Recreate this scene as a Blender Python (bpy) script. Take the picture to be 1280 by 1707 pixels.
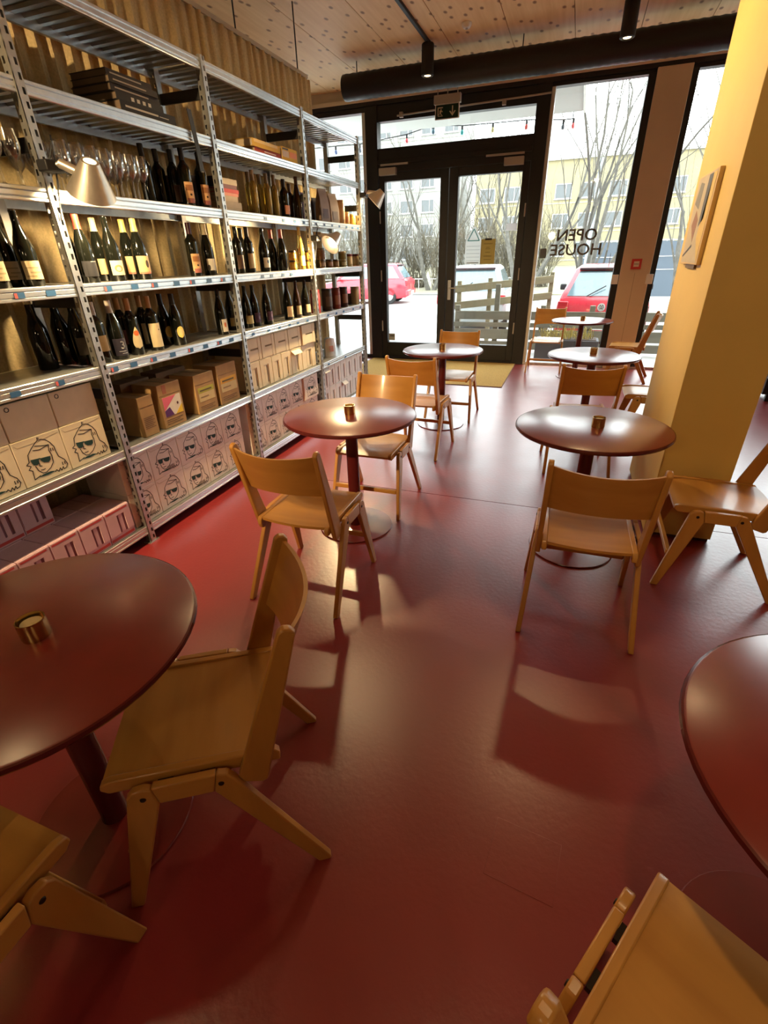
import bpy, math, random
from mathutils import Vector, Matrix

# ------------------------------------------------------------------ camera, world, light, exposure
scene = bpy.context.scene
COL = scene.collection
for o in list(bpy.data.objects):
    bpy.data.objects.remove(o)

CAM_H = 1.55
F_PX, PITCH, YAW, ROLL = 796.44, 0.490274, 0.359335, -0.026792
def _cam_rows():
    c, s = math.cos, math.sin
    base = Matrix(((1, 0, 0), (0, 0, -1), (0, 1, 0)))
    ry = Matrix(((c(YAW), -s(YAW), 0), (s(YAW), c(YAW), 0), (0, 0, 1)))
    rx = Matrix(((1, 0, 0), (0, c(PITCH), -s(PITCH)), (0, s(PITCH), c(PITCH))))
    rr = Matrix(((c(ROLL), -s(ROLL), 0), (s(ROLL), c(ROLL), 0), (0, 0, 1)))
    return rr @ rx @ base @ ry.transposed()
CM = _cam_rows()
cam_data = bpy.data.cameras.new('camera')
cam_data.sensor_fit = 'HORIZONTAL'
cam_data.sensor_width = 36.0
cam_data.lens = F_PX / 1280.0 * 36.0
cam_data.clip_start = 0.02
cam_data.clip_end = 300
cam = bpy.data.objects.new('camera', cam_data)
COL.objects.link(cam)
mw = Matrix.Identity(4)
for i in range(3):
    mw[i][0] = CM[0][i]
    mw[i][1] = -CM[1][i]
    mw[i][2] = -CM[2][i]
mw[2][3] = CAM_H
cam.matrix_world = mw
scene.camera = cam

world = bpy.data.worlds.new('overcast_sky')
scene.world = world
world.use_nodes = True
bg = world.node_tree.nodes['Background']
bg.inputs['Color'].default_value = (0.93, 0.97, 1.0, 1)
bg.inputs['Strength'].default_value = 7.0

scene.view_settings.view_transform = 'Standard'
scene.view_settings.look = 'None'
scene.view_settings.exposure = 0.35
scene.view_settings.gamma = 1.0
scene.view_settings.use_curve_mapping = False
try:
    scene.cycles.use_denoising = True
    scene.cycles.max_bounces = 8
    scene.cycles.diffuse_bounces = 4
    scene.cycles.glossy_bounces = 3
    scene.cycles.transparent_max_bounces = 24
    scene.cycles.transmission_bounces = 6
    scene.cycles.sample_clamp_indirect = 6.0
    scene.cycles.caustics_reflective = False
    scene.cycles.caustics_refractive = False
except Exception:
    pass

WARM = (1.0, 0.69, 0.34)
SPOT_W = 190.0        # ceiling spots
FILL_E = 30.0         # glow of the added, unseen fill globes
CLAMP_W = 22.0        # clamp lamps on the shelving

def portal(x0, x1, z0, z1, y):
    l = bpy.data.lights.new('window_portal', 'AREA')
    l.shape = 'RECTANGLE'
    l.size, l.size_y = x1 - x0, z1 - z0
    try:
        l.cycles.is_portal = True
    except Exception:
        return
    o = bpy.data.objects.new('window_portal', l)
    COL.objects.link(o)
    o.location = ((x0 + x1) / 2, y, (z0 + z1) / 2)
    o.rotation_euler = (-math.pi / 2, 0, 0)
YW = 8.05             # inner face of the window wall
for a in ((-3.95, -3.2), (-2.98, -0.77), (-0.58, 0.47), (0.98, 4.6)):
    portal(a[0], a[1], 0.05, 3.42, YW + 0.02)

# ------------------------------------------------------------------ pixel helpers (1280 x 1707 frame)
def ray(px, py):
    d = Vector(((px - 640) / F_PX, (py - 853.5) / F_PX, 1))
    return CM.transposed() @ d
def onz(px, py, z=0.0):
    d = ray(px, py); t = (z - CAM_H) / d.z
    return Vector((0, 0, CAM_H)) + d * t
def onx(px, py, x):
    d = ray(px, py); return Vector((0, 0, CAM_H)) + d * (x / d.x)
def ony(px, py, y):
    d = ray(px, py); return Vector((0, 0, CAM_H)) + d * (y / d.y)

# ------------------------------------------------------------------ materials
MATS = {}
def pbsdf(name, color, rough=0.5, metal=0.0, spec=0.5, noise=0.0, nscale=8.0, bump=0.0, bscale=60.0,
          stretch=(1, 1, 1), coat=0.0, trans=0.0, ior=1.45, emit=None, estr=0.0, rnoise=0.0, detail=4.0, color2=None, coords='Object', crough=0.12):
    if name in MATS:
        return MATS[name]
    m = bpy.data.materials.new(name)
    m.use_nodes = True
    nt = m.node_tree
    b = nt.nodes['Principled BSDF']
    c = tuple(color) + (1,)
    b.inputs['Base Color'].default_value = c
    b.inputs['Roughness'].default_value = rough
    b.inputs['Metallic'].default_value = metal
    b.inputs['Specular IOR Level'].default_value = spec
    b.inputs['IOR'].default_value = ior
    b.inputs['Coat Weight'].default_value = coat
    b.inputs['Coat Roughness'].default_value = crough
    b.inputs['Transmission Weight'].default_value = trans
    if emit:
        b.inputs['Emission Color'].default_value = tuple(emit) + (1,)
        b.inputs['Emission Strength'].default_value = estr
    if noise or bump or rnoise:
        tc = nt.nodes.new('ShaderNodeTexCoord')
        mp = nt.nodes.new('ShaderNodeMapping')
        mp.inputs['Scale'].default_value = stretch
        nt.links.new(tc.outputs[coords], mp.inputs['Vector'])
        n1 = nt.nodes.new('ShaderNodeTexNoise')
        n1.inputs['Scale'].default_value = nscale
        n1.inputs['Detail'].default_value = detail
        nt.links.new(mp.outputs['Vector'], n1.inputs['Vector'])
        if noise:
            r = nt.nodes.new('ShaderNodeValToRGB')
            if color2 is None:
                lo = tuple(max(0, v * (1 - noise)) for v in color)
                hi = tuple(min(1, v * (1 + noise)) for v in color)
            else:
                lo, hi = color2, color
            r.color_ramp.elements[0].position = 0.3
            r.color_ramp.elements[1].position = 0.7
            r.color_ramp.elements[0].color = tuple(lo) + (1,)
            r.color_ramp.elements[1].color = tuple(hi) + (1,)
            nt.links.new(n1.outputs['Fac'], r.inputs['Fac'])
            nt.links.new(r.outputs['Color'], b.inputs['Base Color'])
        if rnoise:
            mr = nt.nodes.new('ShaderNodeMapRange')
            mr.inputs['To Min'].default_value = max(0.02, rough - rnoise)
            mr.inputs['To Max'].default_value = rough + rnoise
            nt.links.new(n1.outputs['Fac'], mr.inputs['Value'])
            nt.links.new(mr.outputs['Result'], b.inputs['Roughness'])
        if bump:
            n2 = nt.nodes.new('ShaderNodeTexNoise')
            n2.inputs['Scale'].default_value = bscale
            n2.inputs['Detail'].default_value = 3
            nt.links.new(mp.outputs['Vector'], n2.inputs['Vector'])
            bp = nt.nodes.new('ShaderNodeBump')
            bp.inputs['Strength'].default_value = bump
            bp.inputs['Distance'].default_value = 0.004
            nt.links.new(n2.outputs['Fac'], bp.inputs['Height'])
            nt.links.new(bp.outputs['Normal'], b.inputs['Normal'])
    MATS[name] = m
    return m

def clear_pane(name, tint=(1, 1, 1), refl=0.06, rough=0.02):
    m = bpy.data.materials.new(name)
    m.use_nodes = True
    nt = m.node_tree
    nt.nodes.clear()
    out = nt.nodes.new('ShaderNodeOutputMaterial')
    tr = nt.nodes.new('ShaderNodeBsdfTransparent')
    tr.inputs['Color'].default_value = tuple(tint) + (1,)
    gl = nt.nodes.new('ShaderNodeBsdfGlossy')
    gl.inputs['Roughness'].default_value = rough
    lw = nt.nodes.new('ShaderNodeLayerWeight')
    lw.inputs['Blend'].default_value = 0.25
    mr = nt.nodes.new('ShaderNodeMapRange')
    mr.inputs['To Min'].default_value = refl
    mr.inputs['To Max'].default_value = min(1.0, refl * 9)
    nt.links.new(lw.outputs['Facing'], mr.inputs['Value'])
    mx = nt.nodes.new('ShaderNodeMixShader')
    nt.links.new(mr.outputs['Result'], mx.inputs['Fac'])
    nt.links.new(tr.outputs[0], mx.inputs[1])
    nt.links.new(gl.outputs[0], mx.inputs[2])
    nt.links.new(mx.outputs[0], out.inputs['Surface'])
    return m

def paper(name, c):
    m = bpy.data.materials.new(name); m.use_nodes = True
    nt = m.node_tree; nt.nodes.clear()
    out = nt.nodes.new('ShaderNodeOutputMaterial'); mx = nt.nodes.new('ShaderNodeMixShader'); mx.inputs['Fac'].default_value = 0.5
    di = nt.nodes.new('ShaderNodeBsdfDiffuse'); tr = nt.nodes.new('ShaderNodeBsdfTranslucent')
    for n in (di, tr): n.inputs['Color'].default_value = tuple(c) + (1,)
    nt.links.new(di.outputs[0], mx.inputs[1]); nt.links.new(tr.outputs[0], mx.inputs[2]); nt.links.new(mx.outputs[0], out.inputs['Surface'])
    return m

def wood(name, c1, c2, axis='Y', rough=0.38, coat=0.25, scale=14.0):
    """streaky veneer: grain runs along one local axis"""
    st = {'X': (0.12, 1, 1), 'Y': (1, 0.12, 1), 'Z': (1, 1, 0.12)}[axis]
    return pbsdf(name, c1, rough=rough, noise=0.3, nscale=scale, stretch=st, color2=c2, coat=coat, bump=0.05, bscale=40, detail=6)

def floor_material():
    m = bpy.data.materials.new('red_coated_floor')
    m.use_nodes = True
    nt = m.node_tree
    b = nt.nodes['Principled BSDF']
    tc = nt.nodes.new('ShaderNodeTexCoord')
    n1 = nt.nodes.new('ShaderNodeTexNoise'); n1.inputs['Scale'].default_value = 1.3; n1.inputs['Detail'].default_value = 5
    r = nt.nodes.new('ShaderNodeValToRGB')
    r.color_ramp.elements[0].position = 0.25; r.color_ramp.elements[1].position = 0.75
    r.color_ramp.elements[0].color = (0.205, 0.017, 0.020, 1)
    r.color_ramp.elements[1].color = (0.265, 0.024, 0.026, 1)
    n2 = nt.nodes.new('ShaderNodeTexNoise'); n2.inputs['Scale'].default_value = 5; n2.inputs['Detail'].default_value = 6
    mr = nt.nodes.new('ShaderNodeMapRange')
    mr.inputs['To Min'].default_value = 0.24; mr.inputs['To Max'].default_value = 0.40
    n3 = nt.nodes.new('ShaderNodeTexNoise'); n3.inputs['Scale'].default_value = 45; n3.inputs['Detail'].default_value = 4
    bp = nt.nodes.new('ShaderNodeBump'); bp.inputs['Strength'].default_value = 0.3; bp.inputs['Distance'].default_value = 0.004
    for n in (n1, n2, n3):
        nt.links.new(tc.outputs['Object'], n.inputs['Vector'])
    nt.links.new(n1.outputs['Fac'], r.inputs['Fac'])
    nt.links.new(r.outputs['Color'], b.inputs['Base Color'])
    nt.links.new(n2.outputs['Fac'], mr.inputs['Value'])
    nt.links.new(mr.outputs['Result'], b.inputs['Roughness'])
    nt.links.new(n3.outputs['Fac'], bp.inputs['Height'])
    nt.links.new(bp.outputs['Normal'], b.inputs['Normal'])
    b.inputs['Specular IOR Level'].default_value = 0.5
    b.inputs['Coat Weight'].default_value = 0.8
    b.inputs['Coat Roughness'].default_value = 0.33
    b.inputs['Coat IOR'].default_value = 1.55
    return m

def ceiling_material():
    """spruce panels: long grain plus scattered knots"""
    m = bpy.data.materials.new('spruce_panel')
    m.use_nodes = True
    nt = m.node_tree
    b = nt.nodes['Principled BSDF']
    b.inputs['Roughness'].default_value = 0.6
    tc = nt.nodes.new('ShaderNodeTexCoord')
    mp = nt.nodes.new('ShaderNodeMapping'); mp.inputs['Scale'].default_value = (1, 0.07, 1)
    nt.links.new(tc.outputs['Object'], mp.inputs['Vector'])
    n1 = nt.nodes.new('ShaderNodeTexNoise'); n1.inputs['Scale'].default_value = 16; n1.inputs['Detail'].default_value = 6
    nt.links.new(mp.outputs['Vector'], n1.inputs['Vector'])
    r = nt.nodes.new('ShaderNodeValToRGB')
    r.color_ramp.elements[0].position = 0.3; r.color_ramp.elements[1].position = 0.72
    r.color_ramp.elements[0].color = (0.72, 0.45, 0.20, 1)
    r.color_ramp.elements[1].color = (0.86, 0.60, 0.31, 1)
    nt.links.new(n1.outputs['Fac'], r.inputs['Fac'])
    mp2 = nt.nodes.new('ShaderNodeMapping'); mp2.inputs['Scale'].default_value = (1, 0.55, 1)
    nt.links.new(tc.outputs['Object'], mp2.inputs['Vector'])
    vo = nt.nodes.new('ShaderNodeTexVoronoi'); vo.voronoi_dimensions = '2D'; vo.inputs['Scale'].default_value = 5.5
    nt.links.new(mp2.outputs['Vector'], vo.inputs['Vector'])
    kr = nt.nodes.new('ShaderNodeValToRGB')
    kr.color_ramp.elements[0].position = 0.06; kr.color_ramp.elements[1].position = 0.13
    kr.color_ramp.elements[0].color = (0.22, 0.09, 0.035, 1)
    kr.color_ramp.elements[1].color = (1, 1, 1, 1)
    nt.links.new(vo.outputs['Distance'], kr.inputs['Fac'])
    mx = nt.nodes.new('ShaderNodeMixRGB'); mx.blend_type = 'MULTIPLY'; mx.inputs['Fac'].default_value = 0.85
    nt.links.new(r.outputs['Color'], mx.inputs['Color1'])
    nt.links.new(kr.outputs['Color'], mx.inputs['Color2'])
    nt.links.new(mx.outputs['Color'], b.inputs['Base Color'])
    return m

M_FLOOR = floor_material()
M_CEIL = ceiling_material()
M_WOODX = wood('beech_veneer_cross', (0.57, 0.285, 0.064), (0.45, 0.205, 0.042), 'X')
M_WOODY = wood('beech_veneer_long', (0.58, 0.29, 0.066), (0.46, 0.21, 0.044), 'Y')
M_WOODZ = wood('beech_solid', (0.54, 0.265, 0.062), (0.43, 0.195, 0.042), 'Z')
M_BOLT = pbsdf('dark_bolt', (0.03, 0.018, 0.012), 0.4, 0.6)
M_TOP = pbsdf('oxblood_linoleum', (0.20, 0.018, 0.014), 0.30, noise=0.12, nscale=6, rnoise=0.05, spec=0.5, coat=1.0, crough=0.25)
M_EDGE = pbsdf('oxblood_lacquer', (0.10, 0.012, 0.012), 0.25, spec=0.5)
M_BRASS = pbsdf('ribbed_brass', (0.52, 0.33, 0.13), 0.25, 1.0, noise=0.12, nscale=25)
M_WAX = pbsdf('candle_wax', (0.85, 0.72, 0.42), 0.5)
M_BLACK = pbsdf('black_powder_coat', (0.012, 0.012, 0.014), 0.42, noise=0.15, nscale=30)
M_BLACK2 = pbsdf('matt_black_sheet', (0.010, 0.010, 0.012), 0.55)
M_GALV = pbsdf('galvanised_steel', (0.68, 0.72, 0.75), 0.30, 0.88, noise=0.05, nscale=30, rnoise=0.03)
M_GALV2 = pbsdf('galvanised_deck', (0.42, 0.43, 0.43), 0.38, 0.8, noise=0.1, nscale=22, rnoise=0.03)
M_STEEL = pbsdf('brushed_steel', (0.55, 0.55, 0.54), 0.32, 0.9, noise=0.08, nscale=30)
M_ALU = pbsdf('lamp_aluminium', (0.66, 0.60, 0.52), 0.34, 0.75, noise=0.05, nscale=40)
M_PAINT = pbsdf('warm_yellow_paint', (0.72, 0.51, 0.15), 0.6, noise=0.03, nscale=4, bump=0.04, bscale=120)
M_CLAD = pbsdf('beige_cladding', (0.66, 0.52, 0.37), 0.55, noise=0.03, nscale=4)
M_WALL = pbsdf('cream_plaster', (0.62, 0.54, 0.42), 0.75, noise=0.04, nscale=3, bump=0.05, bscale=80)
M_CURT = pbsdf('tan_felt_curtain', (0.63, 0.49, 0.27), 0.9, noise=0.12, nscale=90, bump=0.3, bscale=300, spec=0.2)
M_MAT = pbsdf('coir_mat', (0.50, 0.33, 0.11), 0.95, noise=0.3, nscale=120, bump=0.8, bscale=350, spec=0.1)
M_GLASS = clear_pane('window_glass', (0.96, 0.985, 0.97), 0.035)
M_STEM = clear_pane('stemware_glass', (0.995, 0.995, 0.99), 0.12, 0.11)
M_DARKGLASS = pbsdf('dark_bottle_glass', (0.006, 0.007, 0.005), 0.07, spec=0.6)
M_BROWNGLASS = pbsdf('brown_bottle_glass', (0.035, 0.014, 0.006), 0.08, spec=0.6)
M_GOLDGLASS = pbsdf('golden_clear_glass', (0.80, 0.56, 0.13), 0.05, trans=0.75, spec=0.5)
M_TAG = pbsdf('blue_price_tag', (0.05, 0.16, 0.36), 0.5)
M_TAGR = pbsdf('red_tag_mark', (0.75, 0.16, 0.14), 0.5)
M_CREAMBOX = pbsdf('cream_carton', (0.82, 0.71, 0.50), 0.75, noise=0.05, nscale=12)
M_WHITEBOX = pbsdf('white_carton', (0.84, 0.80, 0.73), 0.75, noise=0.05, nscale=12)
M_BROWNBOX = pbsdf('brown_carton', (0.40, 0.245, 0.105), 0.75, noise=0.1, nscale=14)
M_PINKBOX = pbsdf('pink_carton', (0.66, 0.45, 0.50), 0.75, noise=0.06, nscale=12)
M_INK = pbsdf('black_ink', (0.02, 0.02, 0.02), 0.6)
M_INKPALE = pbsdf('pale_ink', (0.22, 0.20, 0.18), 0.6)
M_INKGREEN = pbsdf('green_black_ink', (0.012, 0.05, 0.045), 0.6)
M_INKRED = pbsdf('red_ink', (0.52, 0.07, 0.07), 0.6)
M_WHITE = pbsdf('white_paper', (0.82, 0.81, 0.78), 0.6)
M_GREY = pbsdf('grey_plastic', (0.42, 0.40, 0.37), 0.5)
def flat(name, c, rough=0.55):
    return pbsdf(name, c, rough, noise=0.05, nscale=20)

# ------------------------------------------------------------------ mesh builder
class MB:
    def __init__(self):
        self.v, self.f = [], []
    def add(self, vs, fs):
        n = len(self.v)
        self.v += [tuple(p) for p in vs]
        self.f += [tuple(i + n for i in q) for q in fs]
        return self
    def box(self, x0, x1, y0, y1, z0, z1, mat=None):
        vs = [(x0, y0, z0), (x1, y0, z0), (x1, y1, z0), (x0, y1, z0), (x0, y0, z1), (x1, y0, z1), (x1, y1, z1), (x0, y1, z1)]
        if mat is not None:
            vs = [mat @ Vector(p) for p in vs]
        return self.add(vs, [(3, 2, 1, 0), (4, 5, 6, 7), (0, 1, 5, 4), (1, 2, 6, 5), (2, 3, 7, 6), (3, 0, 4, 7)])
    def tube(self, pts, rad, n=8, caps=True):
        """tube through points; rad may be a list"""
        pts = [Vector(p) for p in pts]
        if not isinstance(rad, (list, tuple)):
            rad = [rad] * len(pts)
        rings = []
        up = Vector((0, 0, 1))
        for i, p in enumerate(pts):
            a = pts[max(i - 1, 0)]; b = pts[min(i + 1, len(pts) - 1)]
            d = (b - a).normalized()
            ref = up if abs(d.z) < 0.95 else Vector((1, 0, 0))
            s = d.cross(ref).normalized(); t = s.cross(d).normalized()
            rings.append([p + (s * math.cos(k * 2 * math.pi / n) + t * math.sin(k * 2 * math.pi / n)) * rad[i] for k in range(n)])
        vs = [q for r in rings for q in r]
        fs = []
        for i in range(len(pts) - 1):
            for k in range(n):
                a, b = i * n + k, i * n + (k + 1) % n
                fs.append((a, b, b + n, a + n))
        if caps:
            fs.append(tuple(range(n - 1, -1, -1)))
            fs.append(tuple(range((len(pts) - 1) * n, len(pts) * n)))
        return self.add(vs, fs)
    def lathe(self, prof, n=20, c=(0, 0, 0)):
        """profile of (r, z)"""
        vs, fs = [], []
        rows = []
        for r, z in prof:
            if r < 1e-6:
                rows.append([len(vs)]); vs.append((c[0], c[1], c[2] + z))
            else:
                rows.append(list(range(len(vs), len(vs) + n)))
                for k in range(n):
                    a = 2 * math.pi * k / n
                    vs.append((c[0] + r * math.cos(a), c[1] + r * math.sin(a), c[2] + z))
        for i in range(len(rows) - 1):
            a, b = rows[i], rows[i + 1]
            for k in range(n):
                k2 = (k + 1) % n
                if len(a) == 1 and len(b) == 1: continue
                if len(a) == 1: fs.append((a[0], b[k2], b[k]))
                elif len(b) == 1: fs.append((a[k], a[k2], b[0]))
                else: fs.append((a[k], a[k2], b[k2], b[k]))
        return self.add(vs, fs)
    def prism(self, poly, axis, a0, a1):
        """polygon of 2-D points swept along an axis ('X': pts are (y,z), 'Y': (x,z), 'Z': (x,y))"""
        def P(p, a):
            return {'X': (a, p[0], p[1]), 'Y': (p[0], a, p[1]), 'Z': (p[0], p[1], a)}[axis]
        n = len(poly)
        vs = [P(p, a0) for p in poly] + [P(p, a1) for p in poly]
        fs = [(i, (i + 1) % n, (i + 1) % n + n, i + n) for i in range(n)]
        fs += [tuple(range(n - 1, -1, -1)), tuple(range(n, 2 * n))]
        return self.add(vs, fs)
    def grid(self, fn, nu, nv):
        vs = [fn(i / nu, j / nv) for j in range(nv + 1) for i in range(nu + 1)]
        fs = [(j * (nu + 1) + i, j * (nu + 1) + i + 1, (j + 1) * (nu + 1) + i + 1, (j + 1) * (nu + 1) + i) for j in range(nv) for i in range(nu)]
        return self.add(vs, fs)
    def slab(self, top, bot, nu, nv):
        """closed slab between two grids of points"""
        n0 = len(self.v)
        self.grid(top, nu, nv); n1 = len(self.v)
        self.grid(bot, nu, nv)
        w = nu + 1
        cnt = (n1 - n0)
        for k in range(len(self.f) - nu * nv, len(self.f)):
            self.f[k] = tuple(reversed(self.f[k]))
        edge = [i for i in range(nu + 1)] + [j * w + nu for j in range(1, nv + 1)] + [nv * w + i for i in range(nu - 1, -1, -1)] + [j * w for j in range(nv - 1, 0, -1)]
        for a, b in zip(edge, edge[1:] + edge[:1]):
            self.f.append((n0 + b, n0 + a, n1 + a, n1 + b))
        return self
    def mesh(self, name, smooth=False):
        me = bpy.data.meshes.new(name)
        me.from_pydata(self.v, [], self.f)
        me.update()
        import bmesh
        bm = bmesh.new(); bm.from_mesh(me)
        bmesh.ops.recalc_face_normals(bm, faces=bm.faces)
        bm.to_mesh(me); bm.free()
        if smooth:
            me.shade_smooth()
            try:
                me.set_sharp_from_angle(angle=math.radians(42))
            except Exception:
                pass
        return me
    def obj(self, name, mat, parent=None, smooth=False, bevel=0.0, seg=2):
        return link(name, self.mesh(name, smooth), mat, parent, bevel, seg)

def link(name, me, mat, parent=None, bevel=0.0, seg=2):
    if mat is not None and not me.materials:
        me.materials.append(mat)
    o = bpy.data.objects.new(name, me)
    COL.objects.link(o)
    if parent is not None:
        o.parent = parent
    if bevel:
        md = o.modifiers.new('soft_edges', 'BEVEL')
        md.width = bevel; md.segments = seg; md.limit_method = 'ANGLE'; md.angle_limit = math.radians(40)
        md.harden_normals = False
        me.shade_smooth()
        try:
            me.set_sharp_from_angle(angle=math.radians(42))
        except Exception:
            pass
    return o
def tag(o, label, cat, group=None):
    o['label'] = label; o['category'] = cat
    if group: o['group'] = group
    return o
def thing(name, label, cat, loc=(0, 0, 0), rz=0.0, group=None):
    o = bpy.data.objects.new(name, None)
    o.empty_display_size = 0.05
    COL.objects.link(o)
    o.location = loc; o.rotation_euler = (0, 0, rz)
    return tag(o, label, cat, group)
def structure(o):
    o['kind'] = 'structure'; return o
def copy_tree(o, parent=None):
    c = o.copy(); COL.objects.link(c)
    if parent is not None: c.parent = parent
    for ch in list(o.children):
        copy_tree(ch, c)
    return c
def text_mesh(s, size, name, bold=0.0):
    cu = bpy.data.curves.new(name, 'FONT')
    cu.body = s; cu.size = size; cu.align_x = 'CENTER'; cu.extrude = 0.0003; cu.offset = bold
    cu.resolution_u = 3
    to = bpy.data.objects.new(name, cu)
    COL.objects.link(to)
    dg = bpy.context.evaluated_depsgraph_get()
    me = bpy.data.meshes.new_from_object(to.evaluated_get(dg))
    bpy.data.objects.remove(to)
    return me
R = math.radians
ORD = ['first', 'second', 'third', 'fourth', 'fifth', 'sixth', 'seventh', 'eighth', 'ninth', 'tenth']

# ------------------------------------------------------------------ the room
XL, XR, YB, ZC = -4.4, 5.0, -3.0, 3.63
fl = structure(MB().box(XL, XR, YB, YW + 0.1, -0.12, -0.008).obj('floor', pbsdf('dark_screed', (0.03, 0.012, 0.012), 0.8)))
MB().box(XL, XR, YB, 3.087, -0.008, 0).obj('floor_panel', M_FLOOR, fl)
MB().box(XL, XR, 3.093, YW + 0.1, -0.008, 0).obj('floor_panel', M_FLOOR, fl)
hc = onz(872, 1432)
hm = Matrix.Translation(hc) @ Matrix.Rotation(R(-6), 4, 'Z')
hatch = MB().box(-0.095, 0.095, -0.085, 0.085, 0.0, 0.0012, hm).obj('floor_hatch', M_FLOOR, fl, bevel=0.0006)
# ceiling: boards along the room
ce = structure(MB().box(XL, XR, YB, YW + 0.1, ZC + 0.03, ZC + 0.12).obj('ceiling', pbsdf('ceiling_shadow_gap', (0.05, 0.035, 0.02), 0.9)))
pw = 0.655
xs = -3.0 - pw * 3
k = 0
while xs < XR:
    a, b = max(xs, XL), min(xs + pw - 0.006, XR)
    if b > a + 0.02:
        o = MB().box(0, b - a, 0, YW + 0.1 - YB, 0, 0.03).obj('ceiling_panel', M_CEIL, ce)
        o.location = (a, YB, ZC)
    xs += pw
for nm, bx in (('wall_left', (XL - 0.1, XL, YB, YW + 0.1, 0, ZC)), ('wall_back', (XL, XR, YB - 0.1, YB, 0, ZC)), ('wall_right', (XR, XR + 0.1, YB, YW + 0.1, 0, ZC))):
    structure(MB().box(*bx).obj(nm, M_WALL if nm != 'wall_back' else pbsdf('darkened_back_wall', (0.11, 0.07, 0.045), 0.6, noise=0.2, nscale=6)))  # unseen back wall darkened to cut its reflections in tables and floor
# window wall: beam above, glazing below
wf = structure(MB().box(XL, XR, YW, YW + 0.25, 3.50, ZC).obj('wall_front', M_WALL))
MB().box(XL, XR, YW - 0.03, YW, 3.47, 3.515).obj('ledge', pbsdf('cream_ledge', (0.72, 0.64, 0.52), 0.6), wf)
MB().box(XL, XR, YW - 0.02, YW + 0.2, 3.42, 3.50).obj('header_beam', M_BLACK, wf)

def pane(x0, x1, z0, z1, parent, y=YW + 0.06):
    return MB().box(x0, x1, y, y + 0.012, z0, z1).obj('pane', M_GLASS, parent)
def bar(name, x0, x1, z0, z1, parent, mat=M_BLACK, y0=YW, y1=YW + 0.12, bevel=0.003):
    return MB().box(x0, x1, y0, y1, z0, z1).obj(name, mat, parent, bevel=bevel)

door = structure(MB().box(-3.15, -2.97, YW - 0.02, YW + 0.14, 0, 3.42).obj('door_1', M_BLACK, bevel=0.004))
bar('jamb', -0.79, -0.62, 0, 3.42, door, y0=YW - 0.02, y1=YW + 0.14)
bar('frame_head', -2.97, -0.79, 3.235, 3.42, door)
bar('transom_rail', -2.97, -0.79, 2.64, 2.93, door)
bar('transom_stop', -2.97, -0.79, 2.74, 2.79, door, y0=YW - 0.025, y1=YW)
bar('threshold', -2.97, -0.79, 0.0, 0.03, door)
pane(-2.97, -0.79, 2.93, 3.235, door)
# lock rod of the transom light
MB().tube([(-2.66, YW - 0.035, 3.275), (-0.62, YW - 0.035, 3.315)], 0.011, 8).obj('opener_rod', M_GREY, door, True)
for x in (-2.6, -1.2):
    bar('rod_bracket', x - 0.025, x + 0.025, 3.25, 3.31, door, M_GREY, YW - 0.05, YW)
for (a, b, g0, g1) in ((-2.965, -1.905, -2.875, -2.025), (-1.895, -0.795, -1.765, -0.89)):
    leaf = bar('door_leaf', a, g0, 0.035, 2.635, door, y0=YW + 0.0, y1=YW + 0.10)
    bar('stile', g1, b, 0.035, 2.635, leaf, y0=YW, y1=YW + 0.10)
    bar('top_rail', g0, g1, 2.53, 2.635, leaf, y0=YW, y1=YW + 0.10)
    bar('bottom_rail', g0, g1, 0.035, 0.27, leaf, y0=YW, y1=YW + 0.10)
    pane(g0, g1, 0.27, 2.53, leaf, YW + 0.045)
    hx = a + 0.012 if a < -2 else b - 0.012
    for hz in (0.45, 1.2, 2.0):
        MB().tube([(hx, YW - 0.012, hz), (hx, YW - 0.012, hz + 0.16)], 0.011, 8).obj('hinge', M_GREY, leaf, True)
    # closer with its slide arm
    c0 = -2.94 if a < -2 else -1.22
    cw = 0.32 if a < -2 else 0.36
    bar('closer_body', c0 + (0.0 if a < -2 else 0.08), c0 + cw - (0.06 if a < -2 else 0.02), 2.60, 2.69, leaf, M_GREY, YW - 0.07, YW - 0.001)
    bar('closer_arm', c0 + (0.02 if a < -2 else -0.17), c0 + cw + (0.12 if a < -2 else -0.02), 2.715, 2.74, leaf, M_GREY, YW - 0.05, YW - 0.026)
    if a > -2:
        MB().box(-1.865, -1.815, YW - 0.012, YW - 0.001, 0.93, 1.21).obj('handle_plate', M_STEEL, leaf, bevel=0.02, seg=3)
        MB().tube([(-1.84, YW - 0.012, 1.10), (-1.84, YW - 0.06, 1.10), (-1.72, YW - 0.065, 1.10)], 0.010, 8).obj('handle', M_STEEL, leaf, True)
# fixed lights
w1 = structure(bar('window_1', XL, -3.15, 0, 0.06, None, M_BLACK))
bar('head', XL, -3.15, 3.36, 3.42, w1); bar('mullion', XL, XL + 0.1, 0.06, 3.36, w1); bar('edge_trim', -3.205, -3.15, 0.06, 3.36, w1, pbsdf('pale_aluminium', (0.62, 0.64, 0.62), 0.4, 0.4))
pane(XL + 0.1, -3.205, 0.06, 3.36, w1)
w2 = structure(bar('window_2', -0.62, 0.55, 0, 0.035, None, M_STEEL))
bar('head', -0.62, 0.55, 3.38, 3.42, w2); bar('edge_trim', -0.62, -0.575, 0.035, 3.38, w2, MATS['pale_aluminium']); bar('mullion', 0.465, 0.55, 0.035, 3.38, w2, y0=YW - 0.03)
pane(-0.575, 0.465, 0.035, 3.38, w2)
w3 = structure(bar('window_3', 0.92, XR, 0, 0.035, None, M_STEEL))
bar('head', 0.92, XR, 3.38, 3.42, w3); bar('mullion', 0.92, 0.99, 0.035, 3.38, w3, y0=YW - 0.03)
bar('mullion', 2.9, 2.98, 0.035, 3.38, w3)
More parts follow.
